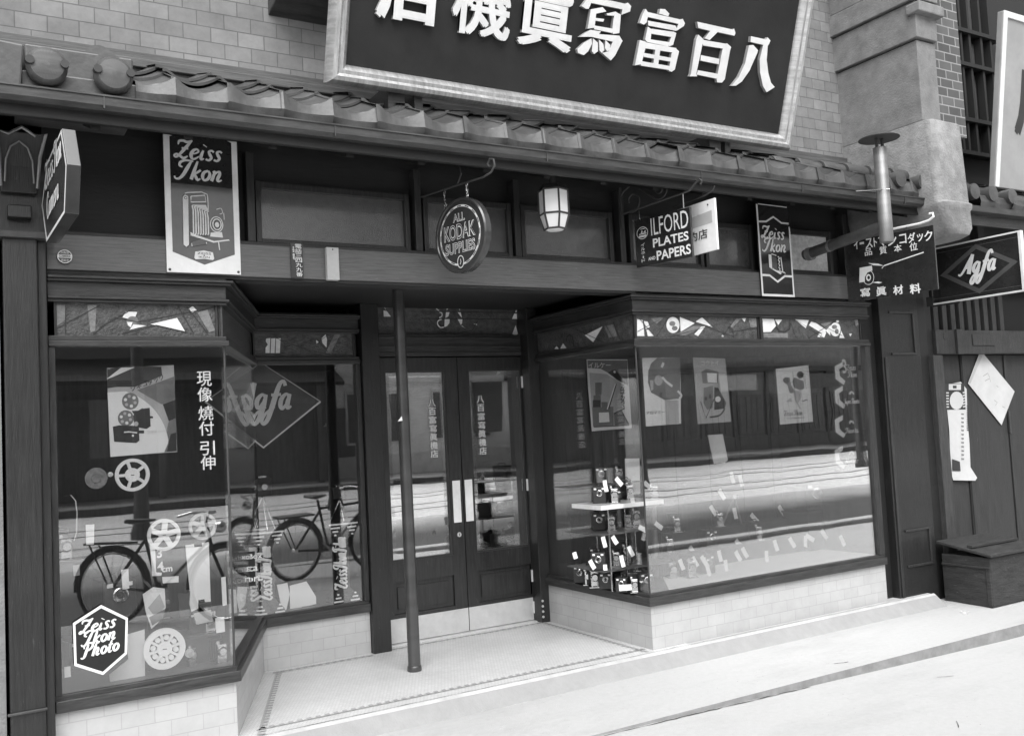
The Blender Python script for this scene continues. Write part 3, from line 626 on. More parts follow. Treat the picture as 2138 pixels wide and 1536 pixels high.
artglass('art_glass_transom', (5.115, 0), (6.2, 0), 0, [S(0, K8, [(695, 62), (758, 65), (768, 100), (742, 130), (697, 132)]), S(0, K8, [(762, 66), (800, 68), (780, 95)]), S(1, K8, [(700, 136), (830, 136), (830, 162), (700, 160)]), S(0, K8, [(865, 65), (938, 70), (922, 112)]), S(0, K8, [(950, 78), (975, 85), (1030, 122), (1012, 142), (938, 96)]), S(1, K8, [(1000, 90), (1060, 75), (1030, 120)]), S(0, K8, [(1010, 125), (1028, 132), (1018, 160), (1000, 158)]), S(0, K8, [(990, 140), (1005, 140), (996, 158), (982, 156)]), S(0, K8, circ(1075, 118, 27, 36)), S(1, K8, circ(1070, 105, 14, 11)), S(1, K8, circ(1082, 128, 10, 14)), S(0, K8, [(1105, 125), (1122, 163), (1095, 162)]), S(0, K8, [(1025, 125), (1050, 95), (1048, 150)]), S(0, K8, circ(1086, 76, 8, 6)), S(1, K8, [(1170, 60), (1190, 60), (1200, 95), (1180, 100)]), S(0, K8, [(1145, 140), (1160, 140), (1152, 155)])],
    [Ld(K8, [(770, 105), (785, 128), (810, 132), (838, 115), (842, 85)], .014), Ld(K8, [(860, 60), (1010, 160)]), Ld(K8, [(940, 60), (1110, 150)]), Ld(K8, [(940, 160), (1080, 70)]), Ld(K8, [(760, 60), (770, 105), (740, 135)]), Ld(K8, [(845, 85), (870, 160)])], 0)
artglass('art_glass_transom', (3.925, 1.25), (3.925, .012), 0, [S(0, K9, [(300, 415), (410, 360), (352, 458)]), S(0, K9, [(110, 500), (125, 482), (140, 500)]), S(0, K9, [(148, 498), (165, 465), (187, 495)]), S(1, K9, [(420, 360), (480, 345), (500, 420), (450, 430)])],
    [Ld(K9, [(185, 455), (190, 425), (205, 412), (225, 425), (230, 485)], .01), Ld(K9, [(430, 350), (480, 440)]), Ld(K9, [(475, 330), (520, 440)]), Ld(K9, [(240, 375), (420, 460)])], 0)
b = MB(); b.box(5.088, 5.112, -.004, .05, 2.045, 2.207); b.build('transom_mullion', 'wood_v', shop, bevel=.003)
# display cases behind the glass
for nm, poly in (('l', [(.43, .03), (LX - .03, .03), (LY - .03, 1.28), (2.44, 1.28), (2.44, 1.9), (.43, 1.9)]), ('r', [(3.96, .03), (6.2, .03), (6.2, 1.4), (3.96, 1.4)])):
    b = MB(); b.prism(poly, .339, .352); b.build('display_floor', 'cloth_dark' if nm == 'l' else 'cloth_dark', shop)
    b = MB(); b.prism(poly, 2.0, 2.04); b.build('display_ceiling', 'ceiling_glare_pale', shop)
b = MB(); b.box(.4, 2.46, 1.9, 1.95, .3, 2.2); b.box(.40, .428, .05, 1.9, .36, 2.0); b.box(2.44, 2.46, 1.29, 1.9, .36, 2.2); b.build('display_backing', 'wood_case', shop)
b = MB(); b.box(3.97, 6.262, .96, 1.42, .3, 2.2); b.box(6.205, 6.262, .06, 1.36, .36, 2.0)
for x in (4.3, 4.66, 5.02, 5.38, 5.74, 6.1): b.box(x, x + .035, .945, .96, .36, 2.0)
b.box(3.945, 6.2, .95, .96, 1.88, 2.0); b.box(3.945, 6.2, .95, .96, .8, .86)
b.build('display_backing', 'wood_case', shop, bevel=.004)
b = MB(); b.prism([(4.12, .04), (6.19, .04), (6.19, .93), (4.75, .93)], .3525, .362); b.build('floor_glare_sheet', 'ceiling_glare_pale', shop)  # pale sheet added so the floor matches the bright reflected pavement
# door posts, header, leaves
DY = 1.37
b = MB(); b.box(2.468, 2.60, 1.2, 1.42, -.01, 2.415); b.build('door_post', 'wood_post', shop, bevel=.005)
b = MB(); b.box(3.85, 3.944, 1.235, 1.42, -.01, 2.415); b.build('door_post', 'wood_post', shop, bevel=.005)
b = MB(); b.box(2.6, 3.85, 1.34, 1.42, 2.052, 2.215)
for z in (2.07, 2.12, 2.185): b.box(2.6, 3.85, 1.332, 1.34, z, z + .012)
b.build('door_header', 'wood_h', shop, bevel=.003)
K6, K7, KD = (440, 560, 2.969), (440, 960, 2.667), (880, 600, 7.127)
MD = facade(2.62, 2.225, 1.375)
b = MB(); b.box(2.6, 3.85, 1.38, 1.39, 2.215, 2.42); o = b.build('door_transom', 'art_glass', shop)
g = art()
for pts in ([(365, 252), (418, 252), (408, 300), (375, 345)], [(365, 362), (418, 362), (400, 430), (355, 455)], [(345, 470), (420, 470), (415, 530), (380, 575), (340, 590)], [(520, 255), (570, 255), (572, 350)], [(533, 365), (583, 365), (600, 455)], [(537, 470), (608, 470), (605, 530), (585, 560)], [(590, 572), (610, 572), (655, 610)], [(1420, 310), (1390, 368), (1427, 370)], [(1380, 390), (1430, 390), (1430, 470), (1345, 470)], [(1400, 560), (1350, 690), (1395, 722), (1435, 690)], [(770, 540), (830, 545), (820, 560)]): g.poly(fp(pts, *KD, MD)[::-1], 0, 0)
for pts in ([(1068, 228), (1083, 250), (1087, 262)], [(1070, 262), (1090, 265), (1117, 300), (1072, 300)]): g.poly(fp(pts, *K6, MD)[::-1], 0, 0)
for pts in ([(265, 240), (222, 270), (225, 320), (260, 345)], [(262, 365), (302, 385), (300, 430), (262, 450)], [(300, 470), (245, 500), (240, 550), (280, 595), (330, 590)]): g.stroke(fp(pts, *KD, MD), .008, 0, 0, True)
for pts in ([(100, 460), (300, 660), (500, 690), (750, 640), (850, 470)], [(0, 465), (1450, 475)], [(0, 360), (1450, 375)]): g.stroke(fp(pts, *KD, MD), .005, 0, 2)
g.build('coloured_glass', ['art_clear', 'art_mid', 'lead'], o, M=MD)
def leaf(x0, x1, glass, panel, plate_side):
    M = facade(x0, 0.012, DY - .02); Mi = M.inverted(); w = x1 - x0; h = 2.03
    gx0, gz0 = PL(*glass[0], M); gx1, gz1 = PL(*glass[1], M); px0, pz0 = PL(*panel[0], M); px1, pz1 = PL(*panel[1], M)
    b = MB()
    b.box(0, gx0, 0, h, -.045, 0); b.box(gx1, w, 0, h, -.045, 0); b.box(gx0, gx1, 0, pz0, -.045, 0); b.box(gx0, gx1, pz1, gz0, -.045, 0); b.box(gx0, gx1, gz1, h, -.045, 0)
    b.box(gx0, px0, pz0, pz1, -.045, 0); b.box(px1, gx1, pz0, pz1, -.045, 0); b.box(px0, px1, pz0, pz1, -.04, -.018); b.box(px0 + .035, px1 - .035, pz0 + .035, pz1 - .035, -.018, -.008)
    d = b.build('door', 'wood_door', shop, bevel=.005, M=M)
    b = MB(); b.box(gx0, gx1, gz0, gz1, -.03, -.022); pn = b.build('door_pane', 'glass_door', d, M=M)
    b = MB()
    e = .045
    for q in ([(gx0, gz0), (gx1, gz0), (gx1 - e, gz0 + e), (gx0 + e, gz0 + e)], [(gx1, gz0), (gx1, gz1), (gx1 - e, gz1 - e), (gx1 - e, gz0 + e)], [(gx1, gz1), (gx0, gz1), (gx0 + e, gz1 - e), (gx1 - e, gz1 - e)], [(gx0, gz1), (gx0, gz0), (gx0 + e, gz0 + e), (gx0 + e, gz1 - e)]):
        b.add([(q[0][0], q[0][1], -.0215), (q[1][0], q[1][1], -.0215), (q[2][0], q[2][1], -.016), (q[3][0], q[3][1], -.016)], [(0, 1, 2, 3)])
    b.build('pane_bevel', 'glass', d, M=M)
    b = MB()
    for (a0, a1, c0, c1) in ((gx0, gx1, gz0, gz0 + .012), (gx0, gx1, gz1 - .012, gz1), (gx0, gx0 + .012, gz0 + .012, gz1 - .012), (gx1 - .012, gx1, gz0 + .012, gz1 - .012)): b.box(a0, a1, c0, c1, -.02, -.006)
    b.build('pane_bead', 'wood_v', d, M=M)
    b = MB(); b.box(0, w, 0, .168, .001, .004)
    for i in range(7):
        for zz in (.02, .15): b.lathe([(.0005, .006), (.004, .005), (.005, .004)], (.03 + (w - .06) * i / 6, zz, 0), 'z', 8)
    b.build('kick_plate', 'brass_plate', d, M=M)
    p0 = (w - .085, w - .02) if plate_side else (.012, .077)
    b = MB(); b.box(p0[0], p0[1], .80, 1.11, .001, .005); b.build('push_plate', 'enamel_white', d, M=M, bevel=.002)
    if plate_side:
        b = MB(); b.lathe([(.001, .006), (.016, .006), (.018, .001)], (w - .045, .71, 0), 'z', 16); b.build('keyhole_plate', 'brass_plate', d, M=M)
        b = MB(); b.box(w - .048, w - .042, .70, .72, .006, .0075); b.build('keyhole', 'ink', d, M=M)
    return M, pn, gx0, gx1, gz0, gz1
L1 = leaf(2.608, 3.282, ((819, 1174), (929, 773)), ((824, 1284), (948, 1200)), True)
L2 = leaf(3.288, 3.848, ((995, 1153), (1087, 770)), ((1000, 1258), (1110, 1176)), False)
NAME = '八百富寫眞機店'
for (M, pn, a, c, z0, z1), (pt, pb) in ((L1, ((903, 832), (909, 956))), (L2, ((1005, 824), (1010, 950)))):
    u0, v0 = PL(*pt, M); u1, v1 = PL(*pb, M); g = art(); g.vtext(NAME, (u0 + u1) / 2, v0, v1, .062, -.015, 0, .02); g.build('lettering', 'letter_white', pn, M=M)
b = MB()
for z in (.06, .3, 1.0, 1.8):
    b.tube([(3.852, 1.345, z), (3.852, 1.345, z + .09)], .012, 8)
for z in (.045, .085, .125, .165): b.lathe([(.001, 1.225), (.008, 1.226), (.01, 1.234)], (3.862, 0, z), 'y', 8)
pieces(b, 'hinge', 'brass_plate', shop)
b = MB(); b.box(2.6, 3.85, 1.3, 1.5, -.02, .008); b.build('threshold', 'brass_plate', shop, bevel=.003)
# beam, ceiling of the recess, high windows under the eave
b = MB(); b.box(.40, 6.3, -.02, .1, 2.36, 2.535); b.build('fascia_beam', 'wood_beam', shop, bevel=.004)
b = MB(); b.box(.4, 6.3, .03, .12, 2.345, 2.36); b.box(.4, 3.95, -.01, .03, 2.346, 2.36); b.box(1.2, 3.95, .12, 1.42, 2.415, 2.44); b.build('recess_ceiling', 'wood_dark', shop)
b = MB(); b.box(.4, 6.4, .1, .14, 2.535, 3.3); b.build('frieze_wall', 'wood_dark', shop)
hw = [(1.46, 2.31, 0), (2.46, 3.01, 0), (3.14, 3.8, 0), (4.0, 4.6, 0), (4.68, 5.1, 0), (5.44, 5.945, 1)]
b = MB(); b.box(.4, 6.3, .02, .1, 2.535, 2.56); b.build('high_sill', 'wood_h', shop, bevel=.004)
for x0, x1, pale in hw:
    b = MB(); t = .03
    b.box(x0 - t, x0, .045, .1, 2.56, 2.9); b.box(x1, x1 + t, .045, .1, 2.56, 2.9); b.box(x0, x1, .05, .1, 2.56, 2.585); b.box(x0, x1, .05, .1, 2.86, 2.9)
    f = b.build('high_window', 'wood_v', shop, bevel=.004)
    b = MB(); b.box(x0, x1, .075, .085, 2.585, 2.86); b.build('frosted_pane', 'frosted_lit' if pale else 'frosted', f)  # light on the last pane is put into its paler colour
b = MB()
for x in (1.40, 2.39, 3.075, 3.9, 5.25, 6.12): b.box(x - .022, x + .022, .03, .1, 2.56, 3.05)
pieces(b, 'high_mullion', 'wood_v', shop, bevel=.004)
# right corner pier
b = MB(); b.box(6.28, 6.42, .07, .2, -.05, 2.36); b.build('pier_reveal', 'wood_dark', shop)
b = MB(); b.box(6.42, 6.9, .0, .2, -.05, 2.5); b.build('corner_pier', 'wood_post', shop, bevel=.005)
b = MB()
for (x0, x1, z0, z1) in ((6.53, 6.84, 1.92, 2.28), (6.53, 6.84, .22, .52)):
    b.box(x0, x1, -.012, .0, z0, z0 + .02); b.box(x0, x1, -.012, .0, z1 - .02, z1); b.box(x1 - .02, x1, -.012, 0, z0 + .02, z1 - .02)
b.box(6.44, 6.47, -.01, 0, -.02, 1.9); b.build('pier_moulding', 'wood_v', shop, bevel=.003)
# room behind the door and body of the house
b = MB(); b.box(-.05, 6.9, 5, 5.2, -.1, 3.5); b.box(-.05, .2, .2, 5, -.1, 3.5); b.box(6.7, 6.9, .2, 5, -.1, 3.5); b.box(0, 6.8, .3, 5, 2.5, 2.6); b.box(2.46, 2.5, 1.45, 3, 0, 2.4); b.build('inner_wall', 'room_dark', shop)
b = MB(); b.box(2.9, 3.7, 2.9, 3.4, 0, .95); b.box(2.85, 3.75, 2.85, 3.45, .95, .98); b.build('counter', 'wood_case', shop)
# lettering on the left pane
ML = facade(0, 0, .004); g = art()
for ch, yt, yb in (('現', 775, 806), ('像', 808, 838), ('燒', 847, 877), ('付', 879, 909), ('引', 920, 950), ('伸', 951, 980)):
    xm = 426 + (yt - 775) * .045; u, v1 = PL(xm, yt, ML); _, v0 = PL(xm, yb, ML); g.text(ch, u, v0, v1 - v0, .074, 0, 0, .009); 
g.build('lettering', 'gold_leaf', gl, M=ML)

# ================================================================== signs on the front
def signboard():
    t = R(17.5); o = P(683, 172, -.3); x = Vector((1, 0, 0)); y = Vector((0, -math.sin(t), math.cos(t))); n = x.cross(y)
    M = Matrix((x, y, n)).transposed().to_4x4(); M.translation = o
    r = thing('shop_signboard', 'large dark signboard with gilt frame and raised white characters leaning out above the eave', 'sign', M)
    b = MB(); b.box(.08, 3.38, .08, 1.3, -.06, -.02); b.build('panel', 'sign_panel', r)
    prof = [(0, -.06), (0, 0), (.018, .03), (.04, .035), (.055, .02), (.075, .022), (.09, .008), (.105, -.02), (.105, -.06)]
    b = MB()
    W_, H_ = 3.445, 1.4
    b.loft([[(d, d, z) for d, z in prof], [(W_ - d, d, z) for d, z in prof]])
    b.loft([[(d, d, z) for d, z in prof], [(d, H_ - d, z) for d, z in prof]])
    b.loft([[(W_ - d, d, z) for d, z in prof], [(W_ - d, H_ - d, z) for d, z in prof]])
    b.loft([[(d, H_ - d, z) for d, z in prof], [(W_ - d, H_ - d, z) for d, z in prof]])
    pieces(b, 'frame', 'gilt', r, smooth=True)
    KB = (1180, 0, 4.454)
    BR = {'八': [[(1705,425),(1745,420),(1790,470),(1785,490),(1710,660),(1640,760),(1585,798),(1545,800),(1610,720),(1670,590)],[(1725,340),(1865,370),(1880,350),(1905,380),(1893,410),(1880,430),(1870,560),(1885,680),(1910,770),(1945,812),(1870,860),(1835,800),(1810,680),(1805,560),(1838,420),(1720,392)]],
     '百': [[(1225,205),(1555,278),(1568,270),(1580,310),(1570,335),(1415,300),(1340,375),(1295,360),(1345,290),(1235,262)],[(1235,325),(1285,370),(1270,430),(1215,690),(1225,712),(1155,712),(1165,690),(1215,370)],[(1500,405),(1540,440),(1530,470),(1480,740),(1455,770),(1410,768),(1405,740),(1460,460)],[(1270,372),(1505,412),(1500,460),(1280,425)],[(1260,515),(1430,550),(1425,600),(1255,565)],[(1230,655),(1420,690),(1412,735),(1220,695)]],
     '富': [[(880,85),(925,88),(965,130),(955,155),(870,130)],[(745,85),(765,115),(1070,185),(1090,178),(1110,220),(1100,245),(1040,285),(1030,280),(1050,225),(765,160),(755,210),(730,232),(690,215),(720,130)],[(765,195),(1020,240),(1040,275),(1030,290),(770,240)],[(765,250),(800,275),(790,385),(755,390),(740,370)],[(1000,295),(1030,310),(1000,420),(960,435),(960,410)],[(800,270),(1010,300),(1005,350),(795,315)],[(765,365),(965,395),(955,435),(755,392)],[(690,375),(745,390),(745,440),(705,600),(645,610)],[(1020,450),(1055,480),(1045,520),(1015,650),(985,670),(960,660),(985,500)],[(740,395),(1030,450),(1025,495),(735,450)],[(730,495),(1005,545),(1000,580),(725,530)],[(700,570),(985,620),(975,655),(700,612)],[(840,420),(885,430),(860,610),(815,600)]],
     '寫': [[(330,-70),(385,-70),(420,-30),(410,0),(330,-15)],[(150,60),(205,-15),(430,10),(560,40),(580,28),(610,60),(600,110),(520,140),(530,90),(240,30),(215,85),(190,85)],[(235,90),(345,70),(380,110),(285,130),(270,260),(205,270)],[(460,110),(515,140),(500,310),(440,320),(435,280),(445,190)],[(380,130),(470,110),(450,150),(390,145)],[(280,170),(360,180),(350,205),(275,195)],[(270,240),(440,270),(435,310),(265,275)],[(230,280),(330,295),(310,320),(500,335),(530,385),(520,400),(460,520),(420,565),(340,495),(400,480),(440,390),(240,345),(130,345),(150,330)],[(240,360),(245,410),(210,480),(170,515),(115,495),(110,460),(170,400)],[(255,360),(300,400),(300,480),(265,505),(245,480)],[(310,370),(350,410),(360,470),(335,495),(315,470)],[(370,375),(415,420),(410,470),(385,480),(365,450)]]}
    for ch in BR:
        g = art()
        for pts in BR[ch]:
            q = fp(pts, *KB, M)[::-1]; n_ = len(q); z0_, z1_ = -.02, .004 + g.z()
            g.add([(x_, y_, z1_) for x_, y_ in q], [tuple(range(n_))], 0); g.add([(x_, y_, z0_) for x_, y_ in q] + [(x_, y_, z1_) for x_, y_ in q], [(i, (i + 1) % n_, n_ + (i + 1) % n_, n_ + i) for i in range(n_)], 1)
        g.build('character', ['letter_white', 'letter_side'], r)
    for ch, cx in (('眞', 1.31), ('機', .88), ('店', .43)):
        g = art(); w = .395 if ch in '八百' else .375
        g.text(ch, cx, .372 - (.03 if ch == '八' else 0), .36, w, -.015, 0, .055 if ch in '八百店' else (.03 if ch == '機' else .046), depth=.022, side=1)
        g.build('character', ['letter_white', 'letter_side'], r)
    b = MB()
    Mi = M.inverted()
    for a in (.36, .52, 2.72, 2.86): b.box(o.x + a, o.x + a + (.1 if a in (.36, 2.72) else .05), -.27, .1, 3.17, 3.42)
    for v in b.v: v.xyz = Mi @ v
    pieces(b, 'bracket', 'wood_h', r)
    for k in (0.3, 1.75, 3.1):
        pass
signboard()

# enamel sign with folding camera, left
M = facade(.945, 2.366, -.035)
r = thing('enamel_sign', 'tall white bordered enamel sign with a drawing of a folding bellows camera', 'sign', M)
b = MB(); b.box(0, .372, 0, .71, -.012, 0); b.build('plate', 'enamel_white', r, bevel=.002)
g = art(); w = .372; V = lambda px, py: PL(px, py, M)
c = .022
g.poly([(.03, .70), (.03, .105), (w / 2, .045), (w - .03, .105), (w - .03, .70), (w - .06, .712), (.06, .712)], .0005, 0)
g.poly([(.03, .46), (.03, .105), (w / 2, .045), (w - .03, .105), (w - .03, .455)], .0006, 1)
g.poly([(.038, .66), (.038, .468), (w - .038, .46), (w - .038, .66)], .0007, 0)
K5 = (320, 260, 4.2675)
def Q(pts): return fp(pts, *K5, M)
def wpoly(pts, mi=2): g.poly(Q(pts)[::-1], .001, mi)
wpoly([(255, 640), (275, 615), (430, 600), (485, 625), (490, 760), (490, 1000), (340, 1050), (310, 1100), (275, 1090), (262, 1060)], 0)
wpoly([(262, 650), (280, 625), (310, 640), (318, 1070), (295, 1092), (270, 1070)])
wpoly([(335, 640), (460, 632), (468, 690), (335, 692)], 1); g.stroke(Q([(335, 640), (460, 632), (468, 690), (335, 692), (335, 640)]), .006, .001, 2); g.stroke(Q([(280, 615), (300, 608), (430, 603), (480, 625), (488, 700), (488, 770)]), .005, .001, 2)
g.ring(*Q([(288, 655)])[0], .008, .008, .003, .0015, 0)
for i in range(7):
    x = 345 + i * 22; g.stroke(Q([(x, 720 + i * 10), (x + 10, 760 + i * 12), (x + 14, 965 + i * 2), (x + 6, 985)]), .0072, .001, 2)
    g.stroke(Q([(x, 720 + i * 10), (470 + i * 4, 722 + i * 9)]), .005, .001, 2)
g.ell(*Q([(563, 892)])[0], .034, .042, .0012, 2); g.ell(*Q([(563, 892)])[0], .029, .037, .0014, 0); g.ring(*Q([(566, 892)])[0], .024, .031, .006, .0016, 2); g.ell(*Q([(566, 895)])[0], .011, .014, .0018, 2)
wpoly([(510, 965), (610, 960), (620, 1010), (505, 1000)]); wpoly([(330, 960), (380, 985), (540, 1040), (670, 1025), (680, 1036), (535, 1055), (330, 990)])
g.stroke(Q([(580, 1050), (590, 1120)]), .005, .001, 2); g.stroke(Q([(470, 1050), (475, 1065)]), .004, .001, 2); g.stroke(Q([(340, 1060), (345, 1090)]), .004, .001, 2)
g.stroke(Q([(340, 1090), (480, 1065)]), .003, .001, 0); g.stroke(Q([(560, 760), (600, 750), (615, 790), (590, 800)]), .004, .001, 2, True); g.stroke(Q([(625, 790), (630, 850)]), .004, .001, 2)
u, v = Q([(452, 1168)])[0]
g.poly([(u - .05, v - .014), (u - .044, v + .018), (u - .03, v + .02), (u, v + .026), (u + .03, v + .02), (u + .044, v + .018), (u + .05, v - .014), (u + .044, v - .022), (u, v - .018), (u - .044, v - .022)], .001, 2)
g.text('ZEISS', u, v + .004, .012, .07, .0012, 0, .01); g.text('IKON', u, v - .014, .010, .055, .0012, 0, .01)
g.ell(u, v, .004, .003, .0014, 0)
g.script('Zeiss', w / 2 - .008, .592, .053, .24, .001, 2, fit=.235, slant=.22); g.script('Ikon', w / 2 - .004, .484, .053, .24, .001, 2, fit=.235, slant=.22)
g.build('lettering', ['enamel_black', 'enamel_grey', 'letter_white'], r)
b = MB()
for x in (.014, w - .014): b.lathe([(.0005, .006), (.006, .004), (.007, 0)], (x, .014, 0), 'z', 10)
pieces(b, 'nail', 'iron', r)

# narrow enamel sign, right
M = facade(5.092, 2.357, -.035); w, h = .338, .69
r = thing('enamel_sign', 'narrow black enamel sign with white zigzag bands and a small standing camera', 'sign', M)
b = MB(); b.box(0, w, 0, h, -.012, 0); b.build('plate', 'enamel_black', r, bevel=.002)
g = art()
g.stroke([(.008, 0), (.008, h - .01)], .016, .0005, 1); g.stroke([(w - .008, .015), (w - .008, h - .16)], .014, .0005, 1); g.rect(0, 0, w, .017, .0006, 1); g.stroke([(.02, h - .008), (w - .02, h - .012)], .007, .0005, 1)
g.stroke([(.012, .155), (.09, .155), (w / 2, .11), (w - .09, .155), (w - .012, .155)], .016, .0007, 1)
g.stroke([(.012, h - .14), (.09, h - .135), (w / 2, h - .095), (w - .09, h - .135), (w - .012, h - .135)], .014, .0007, 1)
g.script('Zeiss', w / 2 - .01, .43, .052, .24, .0008, 1, fit=.235, slant=.2); g.script('Ikon', w / 2, .335, .052, .24, .0008, 1, fit=.24, slant=.2)
for pts in ([(.09, .31), (.12, .31), (.12, .20), (.09, .215)], [(.12, .2), (.2, .165), (.215, .175), (.135, .22)]): g.poly(pts, .001, 1)
g.poly([(.12, .30), (.17, .292), (.175, .19), (.13, .205)], .001, 2); g.stroke([(.12, .315), (.17, .305)], .006, .001, 1)
for i in range(4): g.stroke([(.185, .30 - i * .027), (.2, .287 - i * .027), (.19, .278 - i * .026)], .008, .0012, 1, True)
g.stroke([(.215, .295), (.225, .19)], .01, .001, 1); g.stroke([(.19, .19), (.245, .18), (.25, .172)], .008, .001, 1)
g.build('lettering', ['enamel_black', 'letter_white', 'enamel_grey'], r)

# projecting hexagonal sign by the corner post
oA, oB = Vector((.386, -.12, 2.4)), Vector((.428, -.70, 2.4)); M = frame(oA, oB - oA)
r = thing('hanging_sign', 'dark polygonal sign with pale rim projecting edge-on beside the carved corner post', 'sign', M)
hexa = [PL(*p, M) for p in ((97, 507), (87, 430), (98, 340), (129, 268), (140, 343), (136, 445))]
b = MB(); b.prism(hexa, -.055, 0); b.build('board', 'enamel_mid', r, bevel=.003)
cxx = sum(p[0] for p in hexa) / 6; cyy = sum(p[1] for p in hexa) / 6
sc = lambda k: [(cxx + (p[0] - cxx) * k, cyy + (p[1] - cyy) * k) for p in hexa]
g = art(); a_, b_ = sc(.985), sc(.91)
for i in range(6):
    j = (i + 1) % 6; g.poly([a_[i], a_[j], b_[j], b_[i]], .0005, 0)
g.script('Zeiss', cxx - .11, cyy + .05, .065, .22, .001, 0, fit=.22, slant=.2, rot=.1); g.script('Ikon', cxx + .12, cyy + .075, .065, .22, .001, 0, fit=.2, slant=.2, rot=.1); g.script('Camera', cxx - .02, cyy - .09, .06, .22, .001, 0, fit=.32, slant=.2, rot=.1)
g.build('lettering', ['letter_white'], r)
b = MB(); b.tube([(-.03, .1, -.03), (.1, .12, -.03)], .012, 8); b.build('bracket', 'iron', r)

# small round plate, number plate, pale plate on the beam
u = P(135, 536, -.03); M = facade(u.x, u.z, -.03)
r = thing('round_plate', 'small round enamel plate with white lettering on the left end of the beam', 'plate', M)
b = MB(); b.lathe([(.001, 0), (.034, 0), (.035, .004), (.033, .007), (.001, .008)], (0, 0, 0), 'z', 28); b.build('disc', 'enamel_black', r, smooth=True)
g = art(); g.ring(0, 0, .033, .033, .004, .008, 0); g.rect(-.03, -.007, .03, .008, .008, 0); g.text('大阪寫', 0, .013, .012, .036, .0085, 0, .01); g.text('CAMERA', 0, -.004, .009, .048, .009, 1, .005); g.text('商組合', 0, -.025, .012, .034, .0085, 0, .01); g.build('lettering', ['letter_white', 'ink'], r)
a, c = P(606, 507, -.03), P(634, 581, -.03); M = facade(a.x, c.z, -.03); w, h = c.x - a.x, a.z - c.z
r = thing('number_plate', 'narrow dark plate with a white telephone number in upright characters', 'plate', M)
b = MB(); b.box(0, w, 0, h, -.008, .004); b.build('plate', 'enamel_mid', r, bevel=.001)
g = art(); g.vtext('電話三四九九番', w * .62, h - .004, .006, .036, .005, 0, .02, .9); g.vtext('長電', w * .2, h * .9, h * .5, .012, .005, 0, .01); g.build('lettering', ['letter_white'], r)
a, c = P(681, 516, -.05), P(709, 585, -.05); M = facade(a.x, c.z, -.05)
r = thing('wooden_plate', 'blank pale wooden name plate standing proud of the beam', 'plate', M)
b = MB(); b.box(0, c.x - a.x, 0, a.z - c.z, -.028, .004); b.build('plate', 'kerb_stone', r, bevel=.002)
b = MB(); b.lathe([(.0005, .008), (.004, .006), (.004, .004)], ((c.x - a.x) / 2, a.z - c.z - .012, 0), 'z', 8); b.build('nail', 'iron', r)

# round hanging sign
KX, KZ, KY = 2.456, 2.583, -.345
ang = R(14); dr = Vector((math.sin(ang), -math.cos(ang), 0)); M = frame((KX, KY, KZ), dr)
r = thing('round_sign', 'round black hanging sign with outlined lettering on a curled iron arm', 'sign', M)
b = MB(); b.lathe([(.001, -.05), (.2, -.05), (.214, -.045), (.214, -.008), (.207, 0), (.196, -.001), (.192, -.006), (.001, -.006)], (0, 0, 0), 'z', 48); b.build('disc', 'enamel_mid', r, smooth=True)
g = art(); g.ring(0, 0, .171, .171, .003, -.005, 0, 48); g.ring(0, 0, .162, .162, .002, -.005, 0, 48)
for k in range(16): g.ring(0, 0, .168, .168, .007, -.0045, 0, 6, k * 22.5 + 4, k * 22.5 + 15)
def outl(t, y, h, w_):
    g.text(t, 0, y, h, w_, -.0045, 0, .032); g.text(t, .0, y + .003, h - .006, w_ - .006, -.004, 1, -.008)
outl('ALL', .078, .047, .1); outl('KODAK', -.022, .088, .262); outl('SUPPLIES', -.1, .064, .25)
g.ring(0, -.15, .028, .036, .005, -.004, 0, 28); g.ell(0, -.15, .022, .03, -.0042, 1); g.stroke([(-.004, -.165), (.004, -.15), (.0, -.135)], .004, -.003, 0)
g.build('lettering', ['letter_white', 'enamel_mid'], r)
b = MB()
b.tube([(-.34, .29, -.02), (.0, .29, -.02), (.2, .287, -.02), (.26, .30, -.02), (.29, .33, -.02), (.285, .365, -.02), (.255, .375, -.02), (.235, .352, -.02), (.25, .335, -.02)], .006, 8)
b.tube([(-.02, .29, -.02), (.02, .35, -.02), (.0, .42, -.02)], .005, 6); b.build('arm', 'iron', r, smooth=True)
for x in (-.13, .06):
    b = MB(); y0 = .29; ye = math.sqrt(.2142 ** 2 - x * x)
    n = 3; hh = (y0 - ye) / n
    for i in range(n):
        yc = y0 - hh * (i + .5); pts = [(x + .009 * math.cos(2 * math.pi * k / 10) * (1 if i % 2 else .3), yc + hh * .6 * math.sin(2 * math.pi * k / 10), -.02 + .009 * math.cos(2 * math.pi * k / 10) * (.3 if i % 2 else 1)) for k in range(11)]
        b.tube(pts, .0028, 6)
    b.build('chain', 'nickel', r, smooth=True)

# porch lantern
u = P(1155, 440, -.3); M = Matrix.Translation((u.x + .005, -.3, 0)) @ Matrix.Rotation(R(18), 4, 'Z')
r = thing('porch_lantern', 'white milk glass lantern with dark ribs hanging under the eave', 'lantern', M)
def ngon(rr, z, n=6, ph=0): return [(rr * math.cos(2 * math.pi * (k + ph) / n), rr * math.sin(2 * math.pi * (k + ph) / n), z) for k in range(n)]
b = MB(); b.loft([ngon(.088, 2.76), ngon(.088, 2.90)]); b.loft([ngon(.088, 2.752), ngon(.062, 2.672)][::-1]); b.build('globe', 'milk_glass', r)
for k in range(6):
    a = 2 * math.pi * k / 6; ca, sa = math.cos(a), math.sin(a)
    b = MB(); b.tube([(.09 * ca, .09 * sa, 2.905), (.09 * ca, .09 * sa, 2.756), (.064 * ca, .064 * sa, 2.668)], .0065, 6); b.build('rib', 'iron', r)
b = MB()
